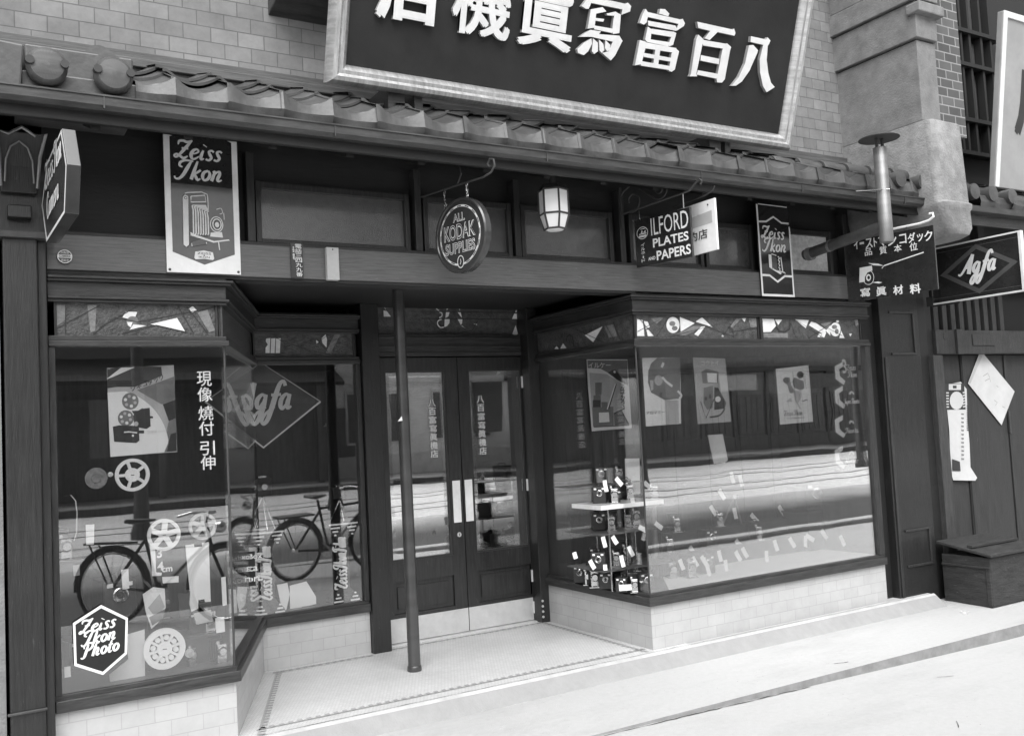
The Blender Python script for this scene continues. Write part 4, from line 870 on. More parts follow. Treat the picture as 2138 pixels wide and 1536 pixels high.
for rr, z in ((.091, 2.756), (.091, 2.902), (.065, 2.668)):
    for k in range(6):
        a, c = 2 * math.pi * k / 6, 2 * math.pi * (k + 1) / 6; b.tube([(rr * math.cos(a), rr * math.sin(a), z), (rr * math.cos(c), rr * math.sin(c), z)], .006, 6)
b.build('band', 'iron', r)
b = MB(); b.loft([ngon(.095, 2.905), ngon(.07, 2.935), ngon(.03, 2.945)]); b.tube([(0, 0, 2.93), (0, 0, 3.08)], .02, 10); b.build('cap', 'iron', r)
b = MB(); b.lathe([(.001, 2.658), (.045, 2.66), (.06, 2.666)], (0, 0, 0), 'z', 12); b.build('bottom_pane', 'milk_glass', r)

# scroll bracket sign
a12 = R(12); dr = Vector((math.sin(a12), -math.cos(a12), 0)); M = frame((3.877, 0, 2.5), dr)
r = thing('bracket_sign', 'black sign for plates and papers with white lettering hung from a scrolled iron bracket', 'sign', M)
def U(px, py): return PL(px, py, M)
tl, tr, br, bl = U(1328, 462), U(1443, 429), U(1443, 541), U(1325, 556)
bx0, bx1, bz0, bz1 = (tl[0] + bl[0]) / 2, (tr[0] + br[0]) / 2, (bl[1] + br[1]) / 2, (tl[1] + tr[1]) / 2
b = MB(); b.box(bx0, bx1, bz0, bz1, -.02, 0); b.build('board', 'enamel_black', r, bevel=.002)
K16 = (1240, 360, 4.648)
g = art(); bw_ = bx1 - bx0; bh_ = bz1 - bz0
def vy(f): return bz0 + bh_ * f
g.text('ILFORD', bx0 + bw_ * .635, vy(.60), bh_ * .36, bw_ * .66, .001, 0, .0)
g.text('PLATES', bx0 + bw_ * .64, vy(.345), bh_ * .185, bw_ * .63, .001, 0, .022); g.text('PAPERS', bx0 + bw_ * .68, vy(.065), bh_ * .2, bw_ * .6, .001, 0, .022)
g.text('AND', bx0 + bw_ * .29, vy(.10), bh_ * .07, bw_ * .13, .001, 0, .02)
for i, ch in enumerate('イルホード'): g.text(ch, bx0 + bw_ * .14, vy(.42 - i * .083), bh_ * (.065 if ch != 'ー' else .05), bw_ * (.07 if ch != 'ー' else .02), .001, 0, .02)
u, v = bx0 + bw_ * .15, vy(.70); g.ring(u, v, bw_ * .105, bh_ * .13, .004, .001, 0); 
for q in ([(-.05, -.05), (.05, -.05), (.04, -.09), (-.04, -.09)], [(-.04, -.03), (.05, -.03), (.05, -.01), (-.04, -.01)], [(-.02, .0), (.0, .06), (.005, .0)], [(.01, 0), (.04, .05), (.045, 0)], [(-.02, .075), (.045, .08), (.045, .09), (-.02, .088)]): g.poly([(u + x * bw_ * 1.5, v + y * bh_) for x, y in q], .001, 0)
g.build('lettering', ['letter_white'], r)
b = MB(); hb = .437
b.tube([(0, .28, 0), (0, .49, 0), (0, .56, 0)], .009, 6); b.build('wall_bar', 'iron', r)
b = MB(); b.tube([(0, hb - .06, 0), (.05, hb - .055, 0), (.56, hb - .02, 0), (.6, hb + .01, 0), (.64, hb + .035, 0), (.66, hb + .02, 0), (.645, hb, 0)], .007, 6); b.build('arm', 'iron', r, smooth=True)
def spiral(cx, cy, r0, r1, t0, t1, n=22): return [(cx + (r0 + (r1 - r0) * i / n) * math.cos(R(t0 + (t1 - t0) * i / n)), cy + (r0 + (r1 - r0) * i / n) * math.sin(R(t0 + (t1 - t0) * i / n)), 0) for i in range(n + 1)]
b = MB(); b.tube([(0, .5, 0), (.03, .53, 0), (.08, .55, 0)] , .005, 6); b.tube(spiral(.1, hb + .01, .075, .03, -110, 190), .005, 6); b.tube(spiral(.33, hb + .045, .075, .02, -150, 360), .005, 6); b.tube([(.28, hb - .01, 0), (.2, hb + .05, 0), (.16, hb + .08, 0)], .005, 6); b.tube([(.36, .55, 0), (.5, hb, 0)], .003, 6)
pieces(b, 'scroll', 'iron', r, smooth=True)
b = MB()
for x in (.14, .5): b.tube([(x, bz1 - .005, -.01), (x, hb - .04 + .03 * x, -.01)], .004, 6)
pieces(b, 'hanger', 'nickel', r)

# pale sign behind it
M = frame((4.11, -.36, 2.545), (.02, -1, 0)); V = lambda px, py: PL(px, py, M)
r = thing('white_sign', 'white hanging sign with grey upper half and black characters, partly behind the plates sign', 'sign', M)
x0, x1, z1_, z0_ = -.12, V(1495, 470)[0], V(1494, 412)[1], V(1496, 521)[1]
b = MB(); b.box(x0, x1, z0_, z1_, -.015, 0); b.build('board', 'enamel_white', r, bevel=.002)
g = art(); h = z1_ - z0_; g.poly([(x0, z0_ + h * .52), (x1 - .03, z0_ + h * .54), (x1 - .03, z0_ + h * .78), (x0, z0_ + h * .72)], .0006, 1)
g.script('Film', (x0 + x1) / 2 - .02, z0_ + h * .78, h * .09, .25, .0012, 2, fit=.2); g.text('特約店', (x0 + x1) / 2 - .01, z0_ + h * .27, h * .19, .26, .001, 0, .03)
g.build('lettering', ['ink', 'paper_grey', 'letter_white'], r)
b = MB(); u = V(1470, 418); b.lathe([(.0005, .004), (.006, .003), (.006, 0)], (x1 - .06, z1_ - .03, 0), 'z', 10); b.tube([(x0, z1_ + .03, -.01), (x1 - .1, z1_ + .035, -.01), (x1 - .02, z1_ + .05, -.01), (x1, z1_ + .075, -.01)], .005, 6); pieces(b, 'rod', 'iron', r)

# square dealer sign behind the stove pipe
a8 = R(9); dr = Vector((math.sin(a8), -math.cos(a8), 0)); M = frame((5.94, -.1, 2.36), dr); V = lambda px, py: PL(px, py, M)
r = thing('dealer_sign', 'square dark enamel sign with katakana lettering and a box camera, behind the stove pipe', 'sign', M)
x1 = V(1954, 540)[0]; z1_ = (V(1957, 470)[1] + V(1770, 503)[1]) / 2; z0_ = (V(1953, 615)[1] + V(1775, 621)[1]) / 2
b = MB(); b.box(0, x1, z0_, z1_, -.012, 0); b.build('plate', 'enamel_black', r, bevel=.002)
g = art(); KE = (1640, 420, 4.293); h = z1_ - z0_
def cbox(t, x0, y0, x1_, y1, bold=.03, mi=0):
    p, q = V(KE[0] + x0 / KE[2], KE[1] + y0 / KE[2]), V(KE[0] + x1_ / KE[2], KE[1] + y1 / KE[2]); g.text(t, (p[0] + q[0]) / 2, q[1], max(.005, p[1] - q[1]), abs(q[0] - p[0]), .001, mi, bold)
kat = 'イーストマンコダック'
xsK = [(610, 660), (665, 705), (715, 785), (790, 825), (832, 905), (915, 1000), (1020, 1090), (1095, 1170), (1180, 1240), (1245, 1325)]
for ch, (xa, xb) in zip(kat, xsK):
    yy = 395 - (xa - 610) * .125
    if ch == 'ー': cbox(ch, xa, yy - 18, xb, yy - 4, .03)
    elif ch == 'ッ': cbox(ch, xa, yy - 25, xb, yy + 32, .03)
    else: cbox(ch, xa, yy - 42, xb, yy + 32, .03)
for ch, (xa, ya, xb, yb) in zip('品質本位', [(712, 428, 782, 482), (845, 412, 915, 468), (975, 395, 1048, 450), (1115, 378, 1192, 438)]): cbox(ch, xa, ya, xb, yb, .022)
for ch, (xa, ya, xb, yb) in zip('寫眞材料', [(672, 785, 768, 850), (815, 772, 912, 840), (968, 760, 1065, 830), (1118, 748, 1222, 822)]): cbox(ch, xa, ya, xb, yb, .045)
g.build('lettering', ['letter_white', 'enamel_black'], r); g = art()
def ep(pts, mi=0): g.poly(fp(pts, *KE, M)[::-1], .001, mi)
ep([(665, 598), (775, 578), (780, 622), (735, 640), (712, 680), (712, 722), (662, 730)]); ep([(742, 555), (830, 560), (885, 580), (790, 575)]); ep([(775, 728), (830, 720), (868, 728), (840, 738)])
g.stroke(fp([(885, 578), (1240, 458)], *KE, M), .008, .001, 0); q = fp([(745, 685)], *KE, M)[0]; g.ring(q[0], q[1], .045, .055, .004, .001, 0); g.ell(q[0], q[1], .02, .026, .001, 0); g.ell(q[0] + .002, q[1], .011, .014, .0015, 1); g.stroke(fp([(885, 578), (865, 602)], *KE, M), .005, .001, 0)
g.build('camera_picture', ['letter_white', 'enamel_black'], r)
b = MB(); zt = z1_ + .03
b.tube([(-.1, zt, -.006), (x1 - .1, zt, -.006), (x1 - .03, zt + .01, -.006), (x1 + .005, zt + .03, -.006), (x1, zt + .055, -.006), (x1 - .025, zt + .055, -.006)], .009, 8); b.build('rod', 'enamel_white', r, smooth=True)
b = MB()
for x in (.12, x1 - .2): b.tube([(x, z1_ - .01, -.006), (x, zt, -.006)], .005, 6)
pieces(b, 'hanger', 'iron', r)

# framed sign with a diamond at the far right
M = frame((7.07, -.04, 2.34), (0, -1, 0)); V = lambda px, py: PL(px, py, M)
r = thing('framed_sign', 'framed black sign with white script inside a grey diamond at the far right', 'sign', M)
a, c, d, e = V(1958, 520), V(2125, 485), V(2136, 605), V(1953, 633)
x0, x1, z1_, z0_ = .0, (c[0] + d[0]) / 2, (a[1] + c[1]) / 2, (d[1] + e[1]) / 2
b = MB(); b.box(x0, x1, z0_, z1_, -.02, 0); b.build('board', 'enamel_black', r)
b = MB(); t = .012
for q in ((x0, x1, z0_ - t, z0_), (x0, x1, z1_, z1_ + t), (x1, x1 + .022, z0_ - t, z1_ + t)): b.box(q[0], q[1], q[2], q[3], -.03, .008)
pieces(b, 'frame', 'letter_white', r)
g = art(); mx_, mz = (x0 + x1) / 2 + .03, (z0_ + z1_) / 2; dw, dh = .335, .2
for s, k in ((1, 0),):
    A = [(mx_ - dw, mz), (mx_, mz + dh), (mx_ + dw, mz), (mx_, mz - dh)]; B = [(mx_ - dw * .8, mz), (mx_, mz + dh * .8), (mx_ + dw * .8, mz), (mx_, mz - dh * .8)]
    for i in range(4): g.poly([A[i], B[i], B[(i + 1) % 4], A[(i + 1) % 4]][::-1], .0005, 1)
for z in (z0_ + .035, z1_ - .035): g.stroke([(x0, z), (x1, z)], .004, .0005, 1)
g.script('Agfa', mx_ + .02, mz - .03, .085, .26, .001, 0, fit=.30, slant=.3); g.build('lettering', ['letter_white', 'enamel_grey'], r)
b = MB(); b.box(-.06, .0, z0_ - .02, z0_ + .06, -.03, .01); b.tube([(-.04, z0_ - .02, -.01), (x1 * .3, z0_ - .02, -.01)], .008, 6); pieces(b, 'bracket', 'enamel_mid', r)

# stove pipe with rain hood
sx, sz, sy = 5.612, 2.69, -.73
r = thing('stove_pipe', 'zinc stove pipe with elbow and flat rain hood in front of the gutter', 'stove pipe', (sx, sy, sz))
b = MB(); b.tube([(0, .73, 0), (0, .0, .075)], .04, 16); b.build('horizontal_pipe', 'iron', r, smooth=True)
b = MB(); b.lathe([(.04, .5), (.0435, .5), (.0435, .48), (.04, .48)], (0, 0, .025), 'y', 16); b.lathe([(.04, .70), (.05, .70), (.05, .66), (.04, .66)], (0, 0, 0), 'y', 16); pieces(b, 'collar', 'zinc', r, smooth=True)
b = MB(); b.lathe([(.044, -.045), (.047, -.035), (.047, .16), (.0455, .165), (.0455, .62), (.043, .625)], (0, 0, 0), 'z', 20); b.build('upright_pipe', 'zinc', r, smooth=True)
b = MB(); b.lathe([(.001, .735), (.12, .70), (.138, .69), (.138, .686), (.001, .692)], (0, 0, 0), 'z', 32); b.build('rain_hood', 'iron', r, smooth=True)
b = MB(); b.box(-.036, -.022, -.008, .008, .6, .69); b.box(.024, .038, -.008, .008, .6, .69); pieces(b, 'hood_strut', 'iron', r)
b = MB(); b.tube([(-.13, .12, .335), (-.07, 0.0, .32), (0, -.052, .318), (.07, 0, .33), (.05, .13, .345)], .004, 6); b.build('tie_wire', 'nickel', r, smooth=True)

# iron column in the entrance
r = thing('iron_column', 'slender painted iron column standing in front of the entrance doors', 'column', (2.492, .6, 0))
b = MB(); b.lathe([(.041, .0), (.041, .02), (.0395, .04), (.038, 1.2), (.037, 2.414)], (0, 0, 0), 'z', 24); b.build('shaft', 'iron_pole', r, smooth=True)
b = MB(); b.lathe([(.043, .0), (.046, .005), (.044, .03), (.041, .034)], (0, 0, 0), 'z', 24); b.build('collar', 'iron_pole', r, smooth=True)
q = P(838, 874, .55) - Vector((2.492, .6, 0)); b = MB(); g = art()
b = MB(); b.add([(q.x - .02, -.036, q.z - .015), (q.x + .012, -.041, q.z - .012), (q.x + .008, -.041, q.z + .018)], [(0, 1, 2)]); b.build('paper_scrap', 'paper', r)

# ================================================================== neighbours and the far side of the street
nb = thing('neighbouring_house', 'dark timber house to the right with plank shutters and a barred window', 'house', (0, 0, 0))
b = MB(); b.box(6.95, 34, .3, 8, -.1, 9); b.build('house_wall', 'house_wood', nb)
b = MB(); b.box(7.04, 7.165, -.02, .12, -.1, 1.915); b.build('door_post', 'wood_old', nb, bevel=.006)
b = MB(); b.box(6.9, 7.04, .03, .2, -.1, 2.5); b.box(7.06, 7.16, .06, .2, 1.915, 2.5); b.build('post', 'wood_dark', nb, bevel=.004)
x = 7.165
for i, wdt in enumerate((.12, .33, .62, .6, .62)):
    b = MB(); b.box(x + .004, x + wdt - .004, .125 + .012 * (i % 2), .18, -.08, 1.925)
    if wdt > .3: b.box(x + .01, x + .05, .117, .125, -.08, 1.925)
    b.build('shutter', 'house_wood', nb, bevel=.004); x += wdt
q = P(2108, 872, .11); b = MB(); b.box(q.x - .012, q.x + .012, .105, .125, q.z - .14, q.z + .06); b.build('handle', 'iron', nb, bevel=.003)
b = MB(); b.box(7.165, 10, .03, .2, 1.93, 2.135); b.build('door_lintel', 'wood_old', nb, bevel=.005)
b = MB(); b.box(7.42, 7.5, .005, .03, 1.925, 2.14); b.box(7.66, 7.98, .02, .03, 2.0, 2.1); pieces(b, 'lintel_block', 'wood_old', nb, bevel=.004)
b = MB(); b.lathe([(.001, .024), (.03, .026), (.032, .03)], (7.29, 0, 2.08), 'y', 16); b.build('boss', 'wood_old', nb)
for i in range(9):
    xx = 7.2 + i * .118; b = MB(); b.box(xx, xx + .062, .06, .1, 2.135, 2.5); b.build('bar', 'wood_old', nb, bevel=.003)
b = MB(); b.box(6.95, 10, .16, .2, 2.13, 2.55); b.build('window_backing', 'room_dark', nb)
b = MB(); b.box(6.9, 10, .04, .2, 2.5, 2.62); b.box(6.9, 10, .1, .2, 2.62, 3.2); b.build('upper_rail', 'wood_dark', nb, bevel=.004)
q = P(2038, 475, -.2); b = MB(); b.box(q.x - .045, q.x + .045, -.24, -.16, q.z - .2, 3.0); b.build('strut', 'wood_old', nb, bevel=.004)
b = MB(); b.loft([[(xx, y, z) for y, z in ((-.5, 2.98), (-.6, 2.99), (-.6, 3.035), (-.59, 3.035), (-.58, 3.0), (-.5, 2.99))] for xx in (6.78, 12)]); b.build('gutter', 'copper', nb)
b = MB(); b.box(6.72, 12, -.53, -.5, 2.9, 3.03); b.loft([[(xx, -.5, 2.93), (xx, .3, 3.15), (xx, .3, 3.4), (xx, -.5, 3.03)] for xx in (6.72, 12)]); b.build('eave_board', 'wood_h', nb)
tiles('tile_roof', 7.0, 11, nb)
for xx in (6.9, 7.14, 7.4):
    b = MB(); b.lathe([(.001, -.6), (.062, -.595), (.064, -.56), (.055, -.3)], (xx, 0, 3.15), 'y', 18); b.build('end_tile', 'roof_tile', nb, smooth=True)
b = MB(); b.box(6.85, 9.5, .2, .3, 3.4, 9)
b.build('upper_wall', 'room_dark', nb)
b = MB()
for (x0, x1, z0, z1) in ((7.75, 7.98, 4.62, 4.86), (8.1, 8.3, 4.62, 4.86), (7.75, 7.9, 4.1, 4.55), (7.98, 8.1, 4.1, 4.55), (8.2, 8.28, 4.1, 4.55), (7.75, 7.88, 3.8, 4.03), (7.75, 7.98, 4.95, 5.5), (8.1, 8.3, 4.95, 5.5)): b.box(x0, x1, .19, .2, z0, z1)
pieces(b, 'lattice_pane', 'enamel_grey', nb)
b = MB()
for zz in (3.75, 4.06, 4.58, 4.9): b.box(7.6, 8.6, .1, .19, zz, zz + .035)
for xx in (7.7, 7.91, 7.99, 8.12, 8.3, 8.45): b.box(xx, xx + .03, .12, .185, 3.75, 5.6)
pieces(b, 'lattice_bar', 'room_dark', nb)
b = MB(); b.box(6.9, 34, .3, 8, 9, 9.1); b.build('roof', 'roof_tile', nb)
lh = thing('neighbouring_house', 'rough rendered house wall showing as a pale sliver at the left edge', 'house', (0, 0, 0))
b = MB(); b.box(-16, .198, -.06, 8, -.12, 2.95); b.box(-16, -.06, .12, 8, 2.95, 9.2); b.build('wall', 'plaster', lh)
b = MB(); b.box(-16.1, -.05, -.05, 8.1, 9.2, 9.35); b.build('roof', 'roof_tile', lh)
b = MB(); b.box(-9, -7.8, -.075, -.06, -.1, 2.0); b.build('door', 'house_wood', lh)

# white vertical signboard, upper right
t = R(8); o = P(2076, 390, -.45); x = Vector((1, 0, 0)); y = Vector((0, -math.sin(t), math.cos(t))); M = Matrix((x, y, x.cross(y))).transposed().to_4x4(); M.translation = o
r = thing('white_signboard', 'tall white signboard with black brush character, cut off at the upper right', 'sign', M)
b = MB(); b.box(0, 1.1, 0, 1.42, -.05, 0); b.build('board', 'far_board', r, bevel=.006)
b = MB(); b.box(.0, .05, 0, 1.42, 0.001, .014); b.box(.05, 1.1, 1.37, 1.42, .001, .014); pieces(b, 'frame', 'letter_white', r, bevel=.003)
g = art(); u = PL(2128, 180, M); g.text('店', .55, .45, .62, .62, .001, 0, .05); g.build('lettering', 'ink', r)

# papers stuck on the shutters
def sheet_thing(name, label, cat, Y, corners, m='paper_out', th=.0015, curl=0):
    c0 = P(*corners[-1], Y); M = facade(c0.x, c0.z, Y); r = thing(name, label, cat, M); q = [PL(*c, M) for c in corners]
    b = MB(); n = len(q)
    b.prism(q, 0, th); b.build('sheet', m, r); return r, M, q
r, M, q = sheet_thing('paper_notice', 'large white paper stuck askew on the plank shutter with faint marks', 'paper', .115, [(2047, 731), (2118, 817), (2091, 887), (2086, 881), (2021, 800)])
g = art()
for pts in ([(2052, 785), (2062, 779), (2066, 788)], [(2056, 795), (2066, 790), (2068, 797)], [(2080, 805), (2084, 808)], [(2075, 835), (2082, 840), (2078, 846)], [(2092, 848), (2098, 851)]): g.stroke([PL(*p, M) for p in pts], .004, .002, 0)
g.poly([PL(*p, M) for p in ((2047, 733), (2052, 740), (2026, 800), (2022, 800))][::-1], .0016, 1)  # shading of the folded edge painted on as a grey strip
pieces(g, 'print', ['ink_mid', 'paper_grey'], r)
r, M, q = sheet_thing('paper_poster', 'narrow torn white poster with a round emblem curling off the shutter', 'poster', .11, [(1972, 803), (2006, 797), (2018, 812), (2020, 880), (2024, 925), (2026, 975), (2040, 997), (2036, 1003), (1990, 1002), (1985, 985), (1982, 900)])
g = art(); K10 = (1700, 560, 3.073)
def w10(pts, mi): g.poly(fp(pts, *K10, M)[::-1], .002, mi)
w10([(835, 738), (960, 738), (970, 905), (845, 908)], 1); w10([(862, 742), (940, 742), (940, 780), (862, 780)], 0); w10([(888, 752), (912, 752), (912, 770), (888, 770)], 1); w10(circ(912, 848, 44, 58), 0)
for i in range(6): w10([(845, 795 + i * 18), (862, 795 + i * 18), (862, 803 + i * 18), (845, 803 + i * 18)], 0); w10([(950, 795 + i * 18), (968, 790 + i * 18), (970, 798 + i * 18), (952, 803 + i * 18)], 0)
for i in range(12): w10([(940, 930 + i * 26), (958, 932 + i * 26), (956, 940 + i * 26), (942, 938 + i * 26)], 2); w10([(975, 880 + i * 14), (995, 880 + i * 14), (994, 886 + i * 14), (976, 886 + i * 14)], 1)
w10([(880, 1222), (930, 1240), (935, 1300), (882, 1298)], 1)
g.build('print', ['paper_out', 'ink', 'ink_mid'], r)

# dustbin
c0, c1 = PZ(2075, 1268, -.086), PZ(2008, 1255, -.086)
r = thing('dust_box', 'old wooden refuse box with sloping lid against the shutters', 'bin', (c0.x, c0.y, -.086)); dpt = .42
b = MB(); b.box(0, .62, 0, dpt, 0, .38); b.box(-.012, 0, 0, dpt, .29, .31); b.box(-.012, 0, 0, .04, .0, .29); b.build('body', 'bin_wood', r, bevel=.008)
b = MB(); b.loft([[(-.03, -.03, .385), (.65, -.03, .385), (.65, dpt + .02, .46), (-.03, dpt + .02, .46)], [(-.03, -.03, .41), (.65, -.03, .41), (.65, dpt + .02, .485), (-.03, dpt + .02, .485)]]); b.build('lid', 'bin_wood', r, bevel=.006)
b = MB(); b.box(.0, .62, .14, .19, .443, .465); b.build('batten', 'bin_wood', r, bevel=.004)

# houses across the street
def windows(parent, x0, x1, n, z0, z1, yw, wf=.55, m='frosted', fm='house_pale'):
    st = (x1 - x0) / n
    for i in range(n):
        a = x0 + st * (i + .5 - wf / 2); c = a + st * wf
        b = MB(); b.box(a - .08, c + .08, yw, yw + .06, z0 - .1, z0); b.box(a - .08, c + .08, yw, yw + .06, z1, z1 + .1); b.box(a - .08, a, yw, yw + .06, z0, z1); b.box(c, c + .08, yw, yw + .06, z0, z1); b.box((a + c) / 2 - .03, (a + c) / 2 + .03, yw, yw + .04, z0, z1); f = b.build('window', fm, parent)
        b = MB(); b.box(a, c, yw - .02, yw + .01, z0, z1); b.build('pane', m, f)
h1 = thing('storehouse', 'long dark timber storehouse across the street with a tiled eave', 'house', (0, -26, 0))
b = MB(); b.box(-18, 12.0, -8, 0, -.1, 5.2); b.build('wall', 'far_wood', h1)
b = MB(); b.loft([[(xx, .0, 3.95), (xx, 1.5, 3.3), (xx, 1.5, 3.42), (xx, .0, 4.2)] for xx in (-18, 12.1)]); b.build('eave_roof', 'far_tile', h1)
b = MB(); b.loft([[(xx, .3, 5.1), (xx, -4, 6.4), (xx, -8.4, 5.1)] for xx in (-18.2, 12.1)]); b.build('roof', 'far_tile', h1)
for i in range(10):
    xx = -15 + i * 2.9; b = MB(); b.box(xx, xx + .2, 1.15, 1.35, -.1, 3.45); b.build('eave_post', 'far_pale' if i in (6, 7) else 'far_wood', h1)
for i in range(11):
    xx = -14.6 + i * 2.6; b = MB(); b.box(xx, xx + 1.6, .0, .05, .4, 2.5); b.build('shutter', 'far_wood', h1)
b = MB(); b.box(-18, 12.0, .0, .12, 2.75, 2.95); b.build('rail', 'far_pale', h1)
h2 = thing('brick_house', 'pale brick office house across the street with rows of tall windows', 'house', (16.6, -26, 0))
b = MB(); b.box(-4.5, 4.8, -8, 0, -.1, 9); b.build('wall', 'house_brick', h2)
b = MB(); b.box(-4.6, 4.9, 0, .25, 3.4, 3.7); b.box(-4.6, 4.9, 0, .35, 8.6, 9.1); pieces(b, 'cornice', 'house_pale', h2)
b = MB(); b.box(-4.5, 4.8, 0, .1, -.1, .7); b.build('plinth', 'house_pale', h2)
windows(h2, -4.4, 4.7, 5, 1.2, 3.0, 0, .42, 'far_wood', 'house_pale'); windows(h2, -4.4, 4.7, 5, 4.6, 6.6, 0, .42, 'far_wood', 'house_pale')
b = MB(); b.box(-4.55, 4.85, -8.1, .1, 9.1, 9.3); b.build('roof', 'far_tile', h2)
h3 = thing('timber_hall', 'long timber hall across the street with slim pilasters and hanging name boards', 'house', (32.5, -26, 0))
b = MB(); b.box(-11, 24, -8, 0, -.1, 6.8); b.build('wall', 'hall_wood', h3)
for i in range(18):
    xx = -10.8 + i * 2.0; b = MB(); b.box(xx, xx + .18, 0, .12, .0, 3.4); b.build('pilaster', 'far_wood' if i % 3 else 'far_pale', h3)
b = MB(); b.box(-11, 24, 0, .5, 3.4, 3.62); b.build('rail', 'wood_old', h3)
b = MB(); b.box(-11, 24, 0, .1, -.1, .55); b.build('plinth', 'far_pale', h3)
b = MB(); b.loft([[(xx, .8, 6.6), (xx, -4, 9), (xx, -8.6, 6.6)] for xx in (-11.2, 24.2)]); b.build('roof', 'far_tile', h3)
for i in range(17):
    xx = -10.5 + i * 2.0; b = MB(); b.box(xx, xx + 1.5, .02, .06, .6, 2.4)
    for k in range(4): b.box(xx + .1 + .36 * k, xx + .13 + .36 * k, .06, .09, .7, 2.3)
    b.build('shutter', 'far_pale', h3)
for i in range(6):
    xx = -9 + i * 5.4; b = MB(); b.box(xx, xx + 2.2, .12, .2, 2.6, 3.3); b.build('name_board', 'house_pale' if i % 2 else 'far_wood', h3)
for i in range(5):
    xx = -9.5 + i * 4.3; b = MB(); b.box(xx, xx + .5, 1.36, 1.42, 1.2, 2.9); b.build('name_board', 'far_pale' if i % 2 else 'house_pale', h1)
# poles along the tram tracks
pole = None
for i, (xx, lab) in enumerate(((3.15, 'dark tram pole reflected in the left display window'), (8.0, 'dark tram pole reflected in the window beside the door'), (15.5, 'tram pole in mid street reflected in the door glass'), (24, 'tram pole reflected in the right display window near its corner'), (33, 'tram pole reflected in the far end of the right display window'))):
    M = Matrix.Translation((xx, -14.6, -.29))
    if pole is None:
        pole = thing('tram_pole', lab, 'pole', M, 'poles along the tram tracks')
        b = MB(); b.lathe([(.2, 0), (.2, .12), (.15, .3), (.13, 1.0), (.12, 1.02), (.11, 6), (.08, 9)], (0, 0, 0), 'z', 14); b.build('shaft', 'iron', pole, smooth=True)
        b = MB(); b.tube([(-.05, -2.2, 6.2), (0, 0, 6.4), (.05, 2.2, 6.2)], .035, 8); b.build('cross_arm', 'iron', pole)
        b = MB(); b.lathe([(.1, 9), (.12, 9.05), (.03, 9.2), (.005, 9.35)], (0, 0, 0), 'z', 12); b.build('finial', 'iron', pole)
    else: copy_tree(pole, M, lab)
# bicycles at the kerb behind the camera, seen mirrored in the glass
bike = None
def build_bike(label, M):
    r = thing('bicycle', label, 'bicycle', M, 'bicycles parked along the kerb'); rw = .34
    for xx in (0, 1.12):
        b = MB(); b.tube([(xx + rw * math.cos(2 * math.pi * k / 28), 0, rw + rw * math.sin(2 * math.pi * k / 28)) for k in range(29)], .02, 7); wv = b.build('wheel', 'rubber', r, smooth=True)
        b = MB(); b.tube([(xx + .31 * math.cos(2 * math.pi * k / 28), 0, rw + .31 * math.sin(2 * math.pi * k / 28)) for k in range(29)], .008, 6); b.tube([(xx, -.04, rw), (xx, .04, rw)], .022, 8); b.build('rim', 'nickel', wv, smooth=True)
        b = MB()
        for k in range(16):
            a = 2 * math.pi * k / 16; b.tube([(xx + .02 * math.cos(a + .6), .02 * (-1) ** k, rw + .02 * math.sin(a + .6)), (xx + .31 * math.cos(a), 0, rw + .31 * math.sin(a))], .0016, 4)
        b.build('spokes', 'nickel', wv)
        b = MB(); b.tube([(xx + .375 * math.cos(R(t)), 0, rw + .375 * math.sin(R(t))) for t in range(-10, 200, 14)], .018, 6); b.build('mudguard', 'iron', r, smooth=True)
    bb_, hd, st_ = (.46, 0, .29), (.93, 0, .84), (.30, 0, .86)
    b = MB()
    for p_, q_ in ((bb_, (.32, 0, .80)), (bb_, (.95, 0, .74)), ((.33, 0, .80), (.92, 0, .82)), ((0, 0, rw), bb_), ((0, 0, rw), (.33, 0, .78)), ((.92, 0, .92), (1.0, 0, .62)), ((1.0, 0, .62), (1.12, 0, rw)), ((.32, 0, .8), (.295, 0, .9))): b.tube([p_, q_], .016, 8)
    b.build('frame', 'iron', r, smooth=True)
    b = MB(); b.loft([[(.16, -.1, .93), (.16, .1, .93), (.2, .11, .93), (.2, -.11, .93)], [(.16, -.1, .96), (.16, .1, .96), (.2, .11, .97), (.2, -.11, .97)]]); b.loft([[(.2, -.1, .92), (.2, .1, .92), (.2, .1, .965), (.2, -.1, .965)], [(.42, -.022, .94), (.42, .022, .94), (.42, .022, .96), (.42, -.022, .96)]]); b.build('saddle', 'leather', r, bevel=.012)
    b = MB(); b.tube([(.78, -.27, .97), (.9, -.24, 1.0), (.93, -.05, 1.0), (.92, 0, .92), (.93, .05, 1.0), (.9, .24, 1.0), (.78, .27, .97)], .012, 8); b.build('handlebar', 'nickel', r, smooth=True)
    b = MB(); b.box(-.25, .2, -.09, .09, .74, .76); b.tube([(-.2, .08, .75), (-.02, .05, .36)], .008, 6); b.tube([(-.2, -.08, .75), (-.02, -.05, .36)], .008, 6); b.build('carrier', 'iron', r)
    b = MB(); b.lathe([(.001, -.03), (.09, -.03), (.09, -.024), (.001, -.024)], (.46, 0, .29), 'y', 20); b.tube([(.46, -.05, .29), (.58, -.05, .18)], .012, 6); b.tube([(.46, .05, .29), (.34, .05, .40)], .012, 6); b.build('crank', 'nickel', r)
    b = MB(); b.lathe([(.001, 0), (.05, .01), (.055, .06), (.03, .09)], (1.02, 0, .86), 'x', 14); b.build('lamp', 'nickel', r, smooth=True)
    return r
